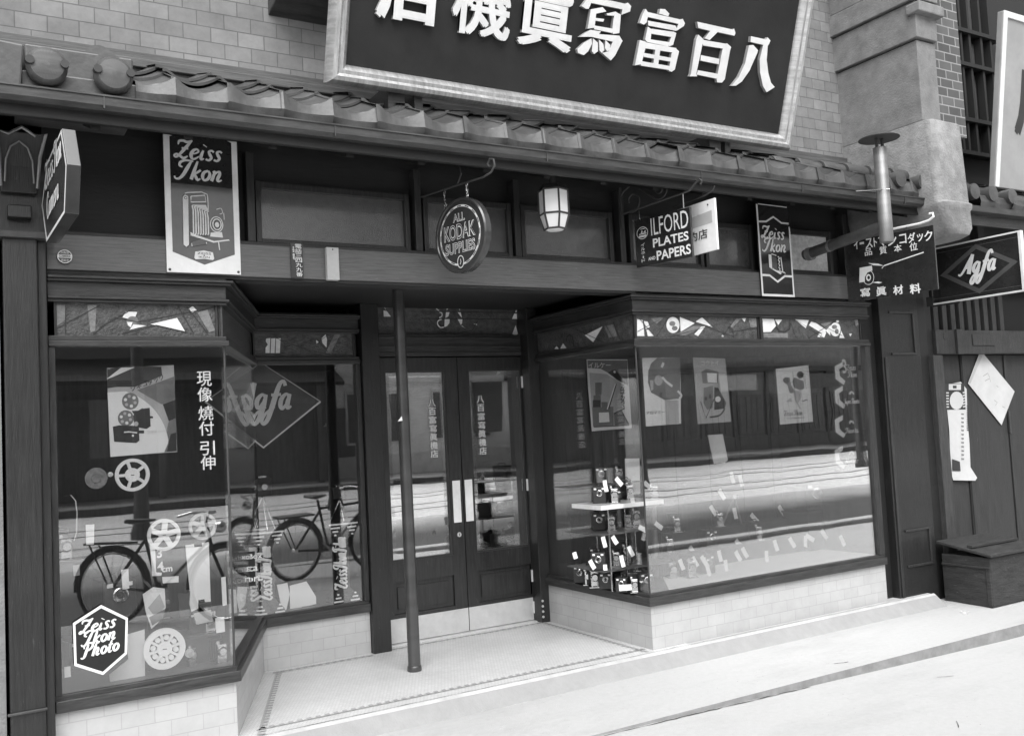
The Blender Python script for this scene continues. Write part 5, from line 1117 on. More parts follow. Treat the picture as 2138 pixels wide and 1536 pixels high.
for (xx, yy, rz, lean, lab) in ((1.27, -4.66, 38, 4, 'black bicycle mirrored in the leftmost display pane'), (3.42, -3.4, -14, -4, 'black bicycle mirrored in the pane beside the door post')):
    M = Matrix.Translation((xx, yy, -.15)) @ Matrix.Rotation(R(rz), 4, 'Z') @ Matrix.Rotation(R(lean), 4, 'X')
    if bike is None: bike = build_bike(lab, M)
    else: copy_tree(bike, M, lab)

# ================================================================== things shown in the left display window
def board_thing(name, label, cat, Y, corners, m, th=.004, group=None):
    xs_ = [P(*c, Y) for c in corners]; o = (min(p.x for p in xs_), min(p.z for p in xs_)); M = facade(o[0], o[1], Y)
    r = thing(name, label, cat, M, group); q = [PL(*c, M) for c in corners]
    b = MB(); b.prism(q[::-1], -th, 0); b.build('board', m, r); return r, M, q
def flatart(M, k):
    g = art()
    def pl(pts, mi): g.poly(fp(pts, *k, M)[::-1], .001, mi)
    def st(pts, w, mi, sm=False): g.stroke(fp(pts, *k, M), w, .001, mi, sm)
    return g, pl, st
# projector poster
r, M, q = board_thing('projector_poster', 'poster of a film projector on a white quarter disc, hanging in the left window', 'poster', .09, [(223, 768), (363, 762), (370, 943), (230, 953)], 'paper_grey')
KQ = (200, 740, 5.12); g, pl, st = flatart(M, KQ)
pl([(122, 150), (170, 165), (225, 345), (125, 360)], 0); pl([(150, 150), (320, 120), (700, 130), (710, 225), (420, 345), (225, 345)], 2); pl([(270, 140), (420, 135), (170, 245), (120, 262), (118, 258)], 3); pl([(440, 380), (835, 235), (850, 480), (700, 530)], 1); pl([(715, 530), (848, 482), (855, 680), (780, 710)], 2); pl([(780, 712), (856, 682), (865, 1030), (700, 1045)], 1); pl([(800, 850), (860, 830), (862, 1030), (760, 1035)], 2)
dd = [(125, 405)] + [(125 + 655 * math.sin(R(t)) * 1.0, 1000 - 635 * math.cos(R(t))) for t in range(17, 84, 5)] + [(784, 850), (770, 950), (730, 1045), (158, 1093)]
pl(dd, 3)
for cx_, cy_, rr_ in ((368, 498, 90), (320, 680, 86)):
    pl(circ(cx_, cy_, rr_, rr_), 1)
    for k in range(6): pl(circ(cx_ + rr_ * .6 * math.cos(k * 1.05 + .3), cy_ + rr_ * .6 * math.sin(k * 1.05 + .3), rr_ * .2, rr_ * .2, 10), 3 if k % 2 else 4)
pl([(180, 770), (250, 755), (400, 760), (460, 780), (465, 920), (430, 945), (195, 930)], 2); pl([(400, 650), (490, 580), (575, 568), (585, 765), (540, 795), (410, 770)], 2); pl([(575, 655), (610, 660), (610, 680), (578, 682)], 0); pl([(460, 810), (515, 810), (515, 842), (460, 842)], 0); pl([(380, 600), (450, 600), (500, 570), (500, 600), (420, 660)], 0); st([(300, 830), (350, 825), (440, 835)], .006, 3); pl(circ(430, 740, 24, 26), 4); pl(circ(395, 866, 12, 12), 3)
u, v = fp([(560, 330)], *KQ, M)[0]; g.text('シネコダック', u, v, .03, .17, .001, 0, .02, rot=.36)
u, v = fp([(660, 835)], *KQ, M)[0]; g.text('コダスコープ', u, v, .014, .1, .001, 4, .0)
g.build('print', ['ink', 'ink_mid', 'leather', 'paper', 'paper_grey'], r)
# film reels
def reel(label, px, py, Y, rpx, kind, m='paper', tilt=0):
    p = P(px, py, Y); dep = (W @ (p - EYEPT)).z; rr = rpx * dep / FOC; M = facade(p.x, p.z, Y) @ Matrix.Rotation(R(tilt), 4, 'Y')
    r = thing('film_reel', label, 'film reel', M); g = MB()
    if kind == 'disc':
        b = MB(); b.lathe([(.001, -.012), (rr, -.012), (rr * 1.01, -.006), (rr, 0), (rr * .45, .002), (rr * .4, .006), (.001, .006)], (0, 0, 0), 'z', 36); b.build('side', m, r, smooth=True)
        g = art(); g.ring(0, 0, rr * .42, rr * .42, rr * .06, .007, 0)
        for k in range(3): g.stroke([(rr * .5 * math.cos(k * 2.1), rr * .5 * math.sin(k * 2.1)), (rr * .75 * math.cos(k * 2.1 + .6), rr * .75 * math.sin(k * 2.1 + .6)), (rr * .9 * math.cos(k * 2.1 + 1.3), rr * .9 * math.sin(k * 2.1 + 1.3))], rr * .09, .001, 0, True)
        g.ell(0, 0, rr * .1, rr * .1, .008, 0); g.build('groove', ['ink_mid'], r); return
    n = {'five': 5, 'petal': 8, 'holes': 5}[kind]
    def side(z0, z1):
        b = MB(); N = 48
        def ringz(a, c):
            b.loft([[(a * math.cos(2 * math.pi * k / N), a * math.sin(2 * math.pi * k / N), z0), ] for k in range(1)], 0, True, False) if False else None
            vs = []
            for k in range(N):
                t = 2 * math.pi * k / N
                for rad, z in ((a, z0), (a, z1), (c, z1), (c, z0)): vs.append((rad * math.cos(t), rad * math.sin(t), z))
            fs = []
            for k in range(N):
                j = (k + 1) % N
                for e in range(4): f = (e + 1) % 4; fs.append((k * 4 + e, j * 4 + e, j * 4 + f, k * 4 + f))
            b.add(vs, fs)
        ringz(rr, rr * (.8 if kind != 'petal' else .72))
        hub = rr * (.42 if kind == 'five' else .36 if kind == 'petal' else .32)
        b.lathe([(rr * .06, z0), (hub, z0), (hub, z1), (rr * .06, z1)], (0, 0, 0), 'z', 28)
        for k in range(n):
            a = 2 * math.pi * k / n + (.63 if kind == 'five' else .2); wd_ = rr * (.085 if kind == 'five' else .06 if kind == 'petal' else .16)
            ca, sa = math.cos(a), math.sin(a)
            q_ = [(hub * .9, -wd_), (rr * .84, -wd_), (rr * .84, wd_), (hub * .9, wd_)]
            b.prism([(x_ * ca - y_ * sa, x_ * sa + y_ * ca) for x_, y_ in q_], z0 + .0005, z1 - .0005)
            if kind == 'petal':
                a2 = a + math.pi / n; b.prism([(rr * .55 * math.cos(a2) + rr * .13 * math.cos(t), rr * .55 * math.sin(a2) + rr * .13 * math.sin(t)) for t in [2 * math.pi * e / 12 for e in range(12)]], z0 + .0008, z1 - .0008)
        return b
    side(-.003, 0).build('front_flange', m, r); side(-.02, -.017).build('rear_flange', m, r)
    b = MB(); b.lathe([(.001, -.018), (rr * .3, -.018), (rr * .3, -.002), (.001, -.002)], (0, 0, 0), 'z', 24); b.build('hub', m, r)
    g = art(); g.rect(-rr * .1, -rr * .03, rr * .1, rr * .01, .001, 0); g.build('slot', ['ink'], r)
reel('white five-spoked film reel hanging below the projector poster', 277, 991, .07, 34, 'five')
reel('small grey solid film disc left of the five-spoked reel', 201, 998, .08, 22, 'disc', 'art_mid')
reel('white five-holed film reel standing above the number card', 343, 1116, .16, 33, 'holes', 'paper')
reel('pale film reel half lost in the reflections beside the bicycle wheel', 424, 1098, .2, 28, 'holes', 'paper_grey')
reel('large white petal-cut film reel at the bottom of the left window', 344, 1354, .06, 42, 'petal')
reel('tiny white ring-shaped spool beside the five-spoked reel', 231, 990, .07, 5, 'disc', 'paper')
reel('tiny pale spool lying near the petal-cut reel', 396, 1363, .07, 9, 'disc', 'paper_grey')
# hexagonal placard
hx = [(211, 1262), (267, 1289), (265, 1364), (215, 1408), (155, 1389), (152, 1300)]
r, M, q = board_thing('hexagon_placard', 'black hexagonal placard with white rim and white script fixed low on the left pane', 'placard', -.008, hx, 'sign_panel')
g = art(); cxx = sum(p[0] for p in q) / 6; cyy = sum(p[1] for p in q) / 6; s_ = lambda k: [(cxx + (p[0] - cxx) * k, cyy + (p[1] - cyy) * k) for p in q]; a_, b_ = s_(1.0), s_(.91)
for i in range(6): g.poly([a_[i], b_[i], b_[(i + 1) % 6], a_[(i + 1) % 6]], .001, 0)
g.script('Zeiss', cxx - .006, cyy + .048, .034, .27, .001, 0, fit=.16, rot=.09); g.script('Ikon', cxx, cyy - .008, .034, .27, .001, 0, fit=.15, rot=.09); g.script('Photo', cxx + .004, cyy - .064, .034, .27, .001, 0, fit=.165, rot=.09)
g.build('lettering', ['letter_white'], r)
board_thing('white_card', 'large blank white card leaning behind the hexagonal placard', 'card', .12, [(262, 1325), (302, 1313), (303, 1418), (232, 1434), (228, 1408), (268, 1375)], 'paper')
r, M, q = board_thing('stepped_card', 'tall white card with notched top and bottom in the left window', 'card', .2, [(387, 1138), (405, 1135), (406, 1142), (422, 1140), (422, 1133), (436, 1131), (440, 1255), (428, 1256), (427, 1250), (414, 1252), (414, 1270), (400, 1276), (395, 1260), (397, 1240)], 'paper')
r, M, q = board_thing('number_card', 'white strip card marked 3 by 4 cm beside a film reel', 'card', .18, [(313, 1133), (324, 1140), (326, 1194), (338, 1195), (337, 1201), (318, 1202)], 'paper')
g = art()
for t_, x_, y_, h_ in (('3', 333, 1164, 18), ('4', 335, 1190, 17), ('cm', 349, 1193, 9)):
    u, v = PL(x_, y_, M); g.text(t_, u, v, h_ * .0026, None, .002, 0, .03)
g.build('lettering', ['letter_white'], r)
for lab, cs in (('small white card hanging high in the left window', [(179, 1095), (197, 1094), (196, 1136), (180, 1137)]), ('small white tag on the dark box camera', [(253, 1189), (268, 1187), (270, 1228), (256, 1230)]), ('small blank white card above the row of folding cameras', [(339, 1204), (373, 1202), (373, 1215), (340, 1217)])):
    board_thing('price_card', lab, 'card', .2, cs, 'paper')
r, M, q = board_thing('hanging_pennant', 'pale diamond-patterned card tipped against the camera stand', 'card', .16, [(298, 1240), (320, 1225), (344, 1228), (346, 1268), (330, 1300), (316, 1312), (304, 1275)], 'paper')
g = art(); g.poly([PL(*c, M) for c in [(309, 1268), (333, 1239), (344, 1266), (326, 1290)]][::-1], .001, 0); g.poly([PL(*c, M) for c in [(311, 1288), (345, 1270), (340, 1290), (318, 1305)]][::-1], .001, 1); g.build('print', ['paper_grey', 'ink_mid'], r)
# cameras
def box_camera(label, p, s=1, rz=0, m='leather'):
    M = Matrix.Translation(p) @ Matrix.Rotation(R(rz), 4, 'Z') @ Matrix.Scale(s, 4)
    r = thing('box_camera', label, 'camera', M)
    b = MB(); b.box(-.05, .05, 0, .13, 0, .12); b.build('body', m, r, bevel=.006)
    b = MB(); b.lathe([(.001, -.004), (.012, -.004), (.02, -.012), (.024, -.01), (.024, 0)], (0, 0, .075), 'y', 18); b.build('lens', 'nickel', r, smooth=True)
    b = MB(); b.lathe([(.001, -.006), (.011, -.006)], (0, 0, .075), 'y', 12); b.build('lens_glass', 'enamel_black', r)
    b = MB(); b.tube([(0, .03, .12), (0, .035, .138), (0, .095, .138), (0, .1, .12)], .004, 6); b.build('strap', m, r)
    b = MB(); b.box(-.038, -.02, -.002, 0, .1, .112); b.box(.02, .038, -.002, 0, .1, .112); pieces(b, 'viewfinder', 'milk_glass', r)
    return r
fold0 = None
def folding_camera(label, p, s=1, rz=0):
    global fold0
    M = Matrix.Translation(p) @ Matrix.Rotation(R(rz), 4, 'Z') @ Matrix.Scale(s, 4)
    if fold0: return copy_tree(fold0, M, label)
    r = fold0 = thing('folding_camera', label, 'camera', M, 'folding cameras in the display windows')
    b = MB(); b.box(-.042, .042, .09, .122, 0, .135); b.build('body', 'leather', r, bevel=.006)
    b = MB(); b.box(-.036, .036, -.01, .09, .0, .006); b.box(-.02, -.014, -.005, .09, .006, .01); b.box(.014, .02, -.005, .09, .006, .01); b.build('bed', 'nickel', r)
    rings = []
    for i in range(9):
        k = 1 - .5 * i / 8; e = .004 if i % 2 else 0
        rings.append([((-.034 + e) * k, .09 - .0105 * i, .066 - (.056 - e) * k), ((.034 - e) * k, .09 - .0105 * i, .066 - (.056 - e) * k), ((.034 - e) * k, .09 - .0105 * i, .066 + (.056 - e) * k), ((-.034 + e) * k, .09 - .0105 * i, .066 + (.056 - e) * k)])
    b = MB(); b.loft(rings); b.build('bellows', 'leather', r)
    b = MB(); b.box(-.024, .024, -.002, .004, .008, .1); b.build('standard', 'nickel', r, bevel=.003)
    b = MB(); b.lathe([(.013, -.016), (.018, -.016), (.025, -.008), (.027, -.002), (.012, -.002)], (0, 0, .062), 'y', 22); b.build('shutter', 'nickel', r, smooth=True)
    b = MB(); b.lathe([(.001, -.012), (.013, -.013), (.014, -.004)], (0, 0, .062), 'y', 16); b.build('lens', 'enamel_black', r, smooth=True)
    b = MB(); b.box(-.03, -.014, -.004, .01, .1, .118); b.build('viewfinder', 'nickel', r, bevel=.002)
    b = MB(); b.tube([(-.025, .106, .135), (-.02, .106, .148), (.02, .106, .148), (.025, .106, .135)], .003, 6); b.build('strap', 'leather', r)
    return r
FLZ = .353
def stand_at(px, py, z=None, Y=None):
    return P(px, py, Y) if Y is not None else PZ(px, py, z)
def plinth(name, label, x0, x1, y0, y1, z1, m='cloth_dark'):
    r = thing(name, label, 'display stand', (x0, y0, FLZ)); b = MB(); b.box(0, x1 - x0, 0, y1 - y0, 0, z1 - FLZ - .012); b.build('base', m, r, bevel=.004); b = MB(); b.box(-.012, x1 - x0 + .012, -.012, y1 - y0 + .012, z1 - FLZ - .012, z1 - FLZ); b.build('top', 'wood_case', r, bevel=.003); return r
plinth('display_block', 'dark cloth covered block carrying the box camera in the left window', .62, .88, .38, .62, .60)
box_camera('large dark box camera on a block in the left window', (.75, .42, .60), 1.7, 8)
plinth('display_block', 'low dark block under the cameras near the corner of the left window', .9, 1.22, .42, .66, .56)
folding_camera('folding camera on the low block under the blank card', (.98, .45, .56), 1.05, 15)
folding_camera('folding camera nearest the corner bead of the left window', (1.14, .44, .56), 1.0, -10)
folding_camera('folding camera lying in front of the petal-cut reel', (1.06, .18, FLZ), .9, 25)
box_camera('small cine camera standing low beside the notched card', (1.13, .26, FLZ), .9, -20)
plinth('display_block', 'tall dark block at the rear left of the left window', .46, .6, .7, .95, .9)
folding_camera('folding camera high on the tall block in the left window', (.53, .75, .9), 1.2, 12)
# accessory strips hanging on the left
r = thing('film_strip', 'long pale looped strip of film hanging at the left of the window', 'film strip', P(150, 1035, .12))
b = MB(); o = P(150, 1035, .12); pts = [P(a, c, .12) - o for a, c in ((133, 1036), (148, 1033), (158, 1045), (161, 1070), (160, 1110), (155, 1128))]
for i in range(len(pts) - 1): b.add([pts[i] + Vector((-.003, 0, 0)), pts[i] + Vector((.003, .006, 0)), pts[i + 1] + Vector((.003, .006, 0)), pts[i + 1] + Vector((-.003, 0, 0))], [(0, 1, 2, 3)])
b.build('strip', 'paper', r)
# tall film stands
def film_stand(label, px, y0, y1, Y, hw=.105):
    a, c = P(px, y0, Y), P(px, y1, Y); h = a.z - c.z; M = facade(a.x, c.z, Y); r = thing('film_stand', label, 'display stand', M, 'striped film stands in the left window')
    b = MB(); b.box(-.046, .046, .06, h - .06, -.05, 0); b.build('column', 'enamel_black', r, bevel=.002)
    b = MB(); b.loft([[(-hw, 0, .045), (hw, 0, .045), (hw, 0, -.09), (-hw, 0, -.09)], [(-hw * .9, .05, .03), (hw * .9, .05, .03), (hw * .9, .05, -.08), (-hw * .9, .05, -.08)], [(-.036, .12, .004), (.036, .12, .004), (.036, .12, -.05), (-.036, .12, -.05)]]); b.build('foot', 'enamel_black', r)
    b = MB(); b.loft([[(-hw, h, .03), (hw, h, .03), (hw, h, -.09), (-hw, h, -.09)], [(-hw * .9, h - .05, .02), (hw * .9, h - .05, .02), (hw * .9, h - .05, -.08), (-hw * .9, h - .05, -.08)], [(-.036, h - .12, .004), (.036, h - .12, .004), (.036, h - .12, -.05), (-.036, h - .12, -.05)]][::-1]); b.build('head', 'enamel_black', r)
    g = art()
    for i in range(4):
        wd_ = hw - i * .012; gap = 0 if i == 0 else .012 + .014 * i
        for yy, zz in ((.008 + i * .024, .05), (h - .008 - i * .024, .036)):
            if i == 0: g.stroke([(-wd_, yy), (wd_, yy)], .011, zz, 0)
            else: g.stroke([(-wd_, yy), (-gap, yy)], .011, zz, 0); g.stroke([(gap, yy), (wd_, yy)], .011, zz, 0)
    g.script('Zeiss', .02, h * .31, .05, .25, .006, 0, fit=h * .25, slant=.2, rot=math.pi / 2); g.script('Ikon', .02, h * .54, .05, .25, .006, 0, fit=h * .21, slant=.2, rot=math.pi / 2); g.script('Film', .02, h * .74, .05, .25, .006, 0, fit=h * .19, slant=.2, rot=math.pi / 2)
    g.build('lettering', ['letter_white'], r)
film_stand('black film stand with white stripes beside the door post', 713, 1090, 1262, 1.32)
film_stand('black film stand with white stripes nearer the corner of the inner pane', 556, 1108, 1288, 1.32)
film_stand('black film stand with white stripes half hidden by its neighbour', 519, 1104, 1286, 1.40)
# script diamond hanging in the inner window
r, M, q = board_thing('diamond_sign', 'grey diamond sign with white script and pale lower edge in the inner pane', 'sign', 1.29, [(545, 757), (669, 838), (550, 934), (428, 838)], 'enamel_grey')
g = art(); g.stroke([q[1], q[2], q[3]], .012, .001, 0); g.stroke([q[3], q[0], q[1]], .007, .001, 1)
u, v = PL(532, 868, M); u2, _ = PL(613, 868, M); u1, _ = PL(497, 868, M); g.script('Agfa', (u1 + u2) / 2, v + .04, .10, .25, .002, 0, fit=u2 - u1, slant=.2)
for a, c in ((464, 490), (583, 610)):
    x0, y0 = PL(a, 850, M); x1, y1 = PL(c, 825, M); g.rect(x0, v + .01, x1, v + .045, .0015, 0) if False else None
g.build('lettering', ['letter_white', 'paper_grey'], r)
board_thing('reflection_sheet', 'added pale banner behind the angled pane', 'reflection', 1.45, [(463, 757), (519, 755), (520, 826), (466, 828)], 'paper_grey')  # pale sheets added where the angled pane only mirrors something bright
board_thing('reflection_sheet', 'added white glare sheet behind the angled pane, below the pale banner', 'reflection', 1.4, [(469, 884), (521, 883), (523, 932), (471, 936)], 'paper')
r, M, q = board_thing('text_card', 'glass card with white lettering of camera names low behind the angled pane', 'card', .9, [(474, 1155), (532, 1150), (534, 1222), (476, 1228)], 'sign_panel')
g = art()
for t_, y_, w_ in (('Baby-Box', .72, .2), ('Ikonta', .42, .17), ('Kolibri', .12, .18)): g.text(t_, q[0][0] + .012, (q[0][1]) * y_, .042, w_, .001, 0, .01, al='l')
g.build('lettering', ['letter_white'], r)
def tripod_camera(label, px, ytop, ybase, Y):
    a, c = P(px, ytop, Y), P(px, ybase, Y); h = a.z - c.z; r = thing('tripod_camera', label, 'camera', (a.x, Y, c.z), 'cameras on small tripods')
    for k in range(3):
        t = 2 * math.pi * k / 3 + .5; b = MB(); b.tube([(0, 0, h * .62), (h * .3 * math.cos(t), h * .3 * math.sin(t), 0)], .006, 6); b.build('leg', 'nickel', r)
    b = MB(); b.box(-.06, .06, -.03, .05, h * .64, h * .95); b.build('body', 'leather', r, bevel=.006)
    b = MB(); b.lathe([(.001, -.07), (.02, -.07), (.026, -.05), (.03, -.03)], (0, 0, h * .8), 'y', 16); b.build('lens', 'nickel', r, smooth=True)
    b = MB(); b.box(-.03, .03, -.02, .03, h * .95, h); b.build('viewfinder', 'nickel', r, bevel=.004)
tripod_camera('dark camera on a small tripod in the middle of the inner pane', 546, 992, 1110, 1.6); tripod_camera('dark camera on a small tripod above the striped stand by the door post', 708, 1012, 1092, 1.6)
for lab, cs in (('white paper cut in a tapering shape at the foot of the inner pane', [(578, 1220), (600, 1216), (605, 1240), (597, 1278), (590, 1279)]), ('pale square card beside the tapering paper in the inner pane', [(605, 1222), (640, 1213), (660, 1245), (660, 1260), (606, 1275)]), ('small dark lettered box at the sill of the inner pane', [(630, 1266), (668, 1260), (668, 1274), (631, 1278)])):
    board_thing('display_card', lab, 'card', 1.36, cs, 'paper' if 'dark' not in lab else 'enamel_mid')

# ================================================================== things shown in the right display window
YB = .93
def poster(name, label, cs, k, fn, m='paper', Y=YB):
    r, M, q = board_thing(name, label, 'poster', Y, cs, m, .002); g, pl, st = flatart(M, k); fn(g, pl, st, M); g.build('print', ['ink', 'ink_mid', 'paper_grey', 'paper'], r); return r
KP = (1200, 730, 6.288)
def p1(g, pl, st, M):
    pl([(165, 140), (690, 140), (695, 465), (640, 440), (430, 300), (340, 250), (170, 240)], 1); pl([(190, 300), (420, 320), (600, 430), (640, 1000), (235, 1000)], 2); pl([(430, 300), (500, 260), (560, 300), (690, 465), (560, 400)], 0); pl([(265, 430), (355, 430), (350, 590), (270, 600)], 1); pl([(245, 600), (340, 595), (340, 660), (245, 665)], 1); pl([(235, 660), (340, 660), (340, 760), (235, 765)], 0); pl([(230, 755), (505, 745), (510, 1005), (240, 1010)], 1); pl([(345, 685), (430, 685), (430, 750), (350, 755)], 1); pl([(315, 825), (445, 820), (455, 945), (318, 955)], 3); st([(540, 445), (440, 775)], .016, 0); st([(532, 445), (425, 780)], .010, 3); pl(circ(520, 290, 26, 30), 0); pl(circ(520, 290, 15, 17), 3); pl([(510, 840), (600, 790), (710, 985), (520, 995)], 1); st([(605, 795), (705, 980)], .014, 0); st([(510, 840), (650, 770), (640, 730)], .01, 0)
    for i, ch in enumerate('アグファカメラ'):
        u, v = fp([(625, 500 + i * 38)], *KP, M)[0]; g.text(ch, u, v, .03, .042, .001, 0, .03)
    u, v = fp([(320, 240)], *KP, M)[0]; g.text('イルケー', u, v, .042, .21, .001, 3, .03)
    pl([(242, 1010), (705, 985), (712, 995), (240, 1020)], 0)
poster('camera_poster', 'leftmost wall poster with a diagonal white beam and katakana heading', [(1225, 750), (1310, 750), (1313, 800), (1319, 893), (1236, 900), (1228, 810)], KP, p1)
def p2(g, pl, st, M):
    pl([(1085, 105), (1135, 108), (1380, 100), (1385, 640), (1180, 660), (1000, 560), (960, 430), (965, 280), (1000, 180)], 1); pl([(1180, 660), (1360, 660), (1370, 960), (1195, 985)], 2); pl(circ(1100, 400, 55, 70), 2); st([(1150, 360), (1190, 410), (1280, 480)], .018, 3); st([(1140, 230), (1165, 170)], .02, 3); st([(1350, 540), (1400, 600), (1370, 640)], .016, 3, True); pl([(985, 400), (1030, 400), (1030, 520), (1000, 540)], 2)
    u, v = fp([(1060, 845)], *KP, M)[0]; g.text('アロマミー', u, v, .022, .16, .001, 0, .02)
poster('camera_poster', 'white wall poster with a large dark disc beside the corner of the right window', [(1341, 747), (1419, 746), (1421, 800), (1422, 884), (1349, 890)], KP, p2, Y=.12)
def p3(g, pl, st, M):
    pl([(1640, 210), (1990, 215), (1960, 330), (1900, 480), (1640, 440)], 2); pl([(1660, 290), (1730, 250), (1860, 280), (1890, 300), (1880, 440), (1680, 440)], 1); pl([(1735, 305), (1865, 310), (1865, 435), (1745, 425)], 3); pl([(1690, 500), (1815, 470), (1810, 760), (1740, 790), (1690, 700)], 1); pl([(1830, 490), (1880, 500), (1985, 690), (1970, 770), (1830, 790)], 0); pl(circ(1878, 648, 36, 38), 3); st([(1650, 680), (1720, 900), (1830, 640)], .008, 0); st([(1770, 885), (1900, 860), (1970, 770)], .012, 0, True); pl(circ(1775, 610, 16, 30), 0); pl(circ(1720, 640, 16, 26), 0)
    u, v = fp([(1775, 205)], *KP, M)[0]; g.text('コクトイ', u, v, .035, .17, .001, 3, .03)
poster('camera_poster', 'grey wall poster with an inset white square and a curved base line', [(1447, 746), (1514, 748), (1527, 880), (1457, 885)], KP, p3, 'paper_grey', Y=.12)
KR = (1540, 730, 7.636)
def p4(g, pl, st, M):
    pl([(770, 440), (830, 440), (850, 560), (900, 640), (890, 690), (830, 690), (790, 560), (725, 500)], 1); pl(circ(775, 485, 52, 48), 0); pl(circ(998, 400, 55, 58), 0); pl([(900, 440), (960, 460), (1050, 500), (1060, 620), (1000, 650), (900, 600), (870, 510)], 1); pl([(890, 650), (1020, 655), (1015, 760), (960, 860), (915, 800)], 2); pl([(770, 830), (850, 760), (870, 830)], 2); st([(1030, 820), (1110, 795)], .01, 1); st([(920, 800), (1000, 940)], .012, 2)
    u, v = fp([(890, 1045)], *KR, M)[0]; g.script('Zeiss Ikon', u, v, .022, .2, .001, 1, fit=.2, slant=.1)
    u, v = fp([(930, 1100)], *KR, M)[0]; g.text('KAMERAS', u, v, .012, .18, .001, 1, .0)
poster('children_poster', 'pale wall poster with two dark-haired children and a line of script', [(1620, 770), (1688, 762), (1698, 880), (1629, 886)], KR, p4, Y=.12)
board_thing('white_card', 'blank white card with clipped corners hanging in the middle of the right window', 'card', .35, [(1478, 908), (1509, 906), (1520, 960), (1513, 966), (1491, 968)], 'paper')
r, M, q = board_thing('white_card', 'white backing card with a squiggle behind the large box camera', 'card', .88, [(1668, 946), (1734, 942), (1743, 1044), (1728, 1044), (1724, 1003), (1683, 1006), (1682, 1044), (1672, 1044)], 'paper')
g = art(); u, v = PL(1690, 955, M); g.stroke([(u - .03, v - .005), (u, v + .01), (u + .02, v), (u + .06, v + .008)], .006, .001, 0, True); g.build('print', ['ink_mid'], r)
# labels stuck inside the right edge of the pane
for lab, y0, txt, top in (('white half-hexagon label marked with a numeral, topmost at the right edge of the pane', 757, 'Zeiss Ikon', '3'), ('middle white half-hexagon label at the right edge of the pane', 807, 'Super Ikonta', ''), ('white half-hexagon label with an angled bar, below the middle one', 868, 'Ikonta', 'L'), ('lowest white half-hexagon label at the right edge of the pane', 932, 'Nettar', '')):
    r, M, q = board_thing('pane_label', lab, 'label', .03, [(1743, y0 + 8), (1760, y0 - 2), (1760, y0 + 8), (1752, y0 + 14), (1754, y0 + 28), (1765, y0 + 38), (1762, y0 + 46), (1745, y0 + 34)], 'enamel_white', .001)
    g = art(); u, v = PL(1775, y0 + 30, M)
    if txt == 'Zeiss Ikon': g.script('Zeiss', u + .02, v + .055, .025, .24, .001, 0, fit=.11, slant=.15); g.script('Ikon', u + .03, v - .0, .025, .24, .001, 0, fit=.11, slant=.15); g.text('3', u - .06, v + .03, .11, .05, .001, 0, .02)
    else: g.script(txt, u + .02, v - .02, .022, .24, .001, 0, fit=.15 if ' ' not in txt else .17, slant=.15); g.ring(u + .02, v + .05, .03, .028, .016, .001, 0, 20, 0, 180)
    g.build('lettering', ['letter_white'], r)
# shelf stand in the corner
o = Vector((4.12, .30, FLZ)); r = thing('shelf_stand', 'nickel stand with glass shelves crowded with cameras in the corner of the right window', 'display stand', o)
zt = P(1270, 1062, .3).z
rods = ((1272, .3, zt), (1307, .34, zt), (1246, .62, zt + .02), (1326, .62, zt + .14))
for px, yy, z1 in rods:
    p = P(px, 1120, yy); b = MB(); b.lathe([(.007, 0), (.007, z1 - FLZ)], (p.x - o.x, yy - o.y, 0), 'z', 8); b.build('post', 'nickel', r, smooth=True)
x0, x1 = P(1268, 1100, .3).x - o.x - .08, P(1326, 1100, .62).x - o.x + .06
for z in (FLZ + .14, P(1270, 1106, .5).z):
    b = MB(); b.box(x0, x1, -.03, .4, z - FLZ - .004, z - FLZ + .003); b.build('shelf', 'art_glass', r)
a = P(1234, 1062, .55); c = P(1305, 1062, .3); b = MB(); b.box(x0 + .0, x1 - .08, -.05, .3, zt - FLZ, zt - FLZ + .03); b.build('top_shelf', 'enamel_white', r, bevel=.002)
b = MB(); b.box(x0 - .02, x1, .28, .5, zt + .14 - FLZ, zt + .145 - FLZ); b.build('shelf', 'art_glass', r)
zs1, zs2, zs3, zs4 = FLZ, FLZ + .143, P(1270, 1106, .5).z + .003, zt + .03
def cam_at(label, px, Y, z, s=1, rz=-30, kind='f'):
    p = P(px, 1100, Y); q = Vector((p.x, Y, z)); (folding_camera if kind == 'f' else box_camera)(label, q, s, rz)
cam_at('folding plate camera on the white top shelf, lens forward', 1287, .32, zs4, 1.0, -35)
cam_at('dark box camera on the glass shelf above the white top shelf', 1262, .6, zt + .146, 1.0, -30, 'b')
cam_at('folding camera beside the box camera on the highest shelf', 1300, .62, zt + .146, 1.0, -20)
cam_at('folding camera at the left end under the white top shelf', 1278, .42, zs3, .95, -40)
cam_at('folding camera in the middle under the white top shelf', 1312, .44, zs3, .95, -30)
cam_at('box camera on the lowest glass shelf at the rear', 1240, .62, zs2, .9, -40, 'b')
cam_at('folding camera on the lowest glass shelf', 1283, .40, zs2, .95, -35)
cam_at('folding camera on the display floor left of the nickel posts', 1222, .62, zs1, 1.0, -40)
cam_at('box camera on the display floor under the stand', 1258, .4, zs1, .9, -35, 'b')
cam_at('folding camera on the display floor nearest the corner bead', 1318, .14, zs1, .9, -30)
cam_at('small box camera on the display floor between the folding cameras', 1290, .22, zs1, .8, -50, 'b')
board_thing('display_card', 'white card with two camera pictures behind the shelf stand', 'card', .68, [(1305, 957), (1335, 956), (1337, 1030), (1307, 1033)], 'paper')
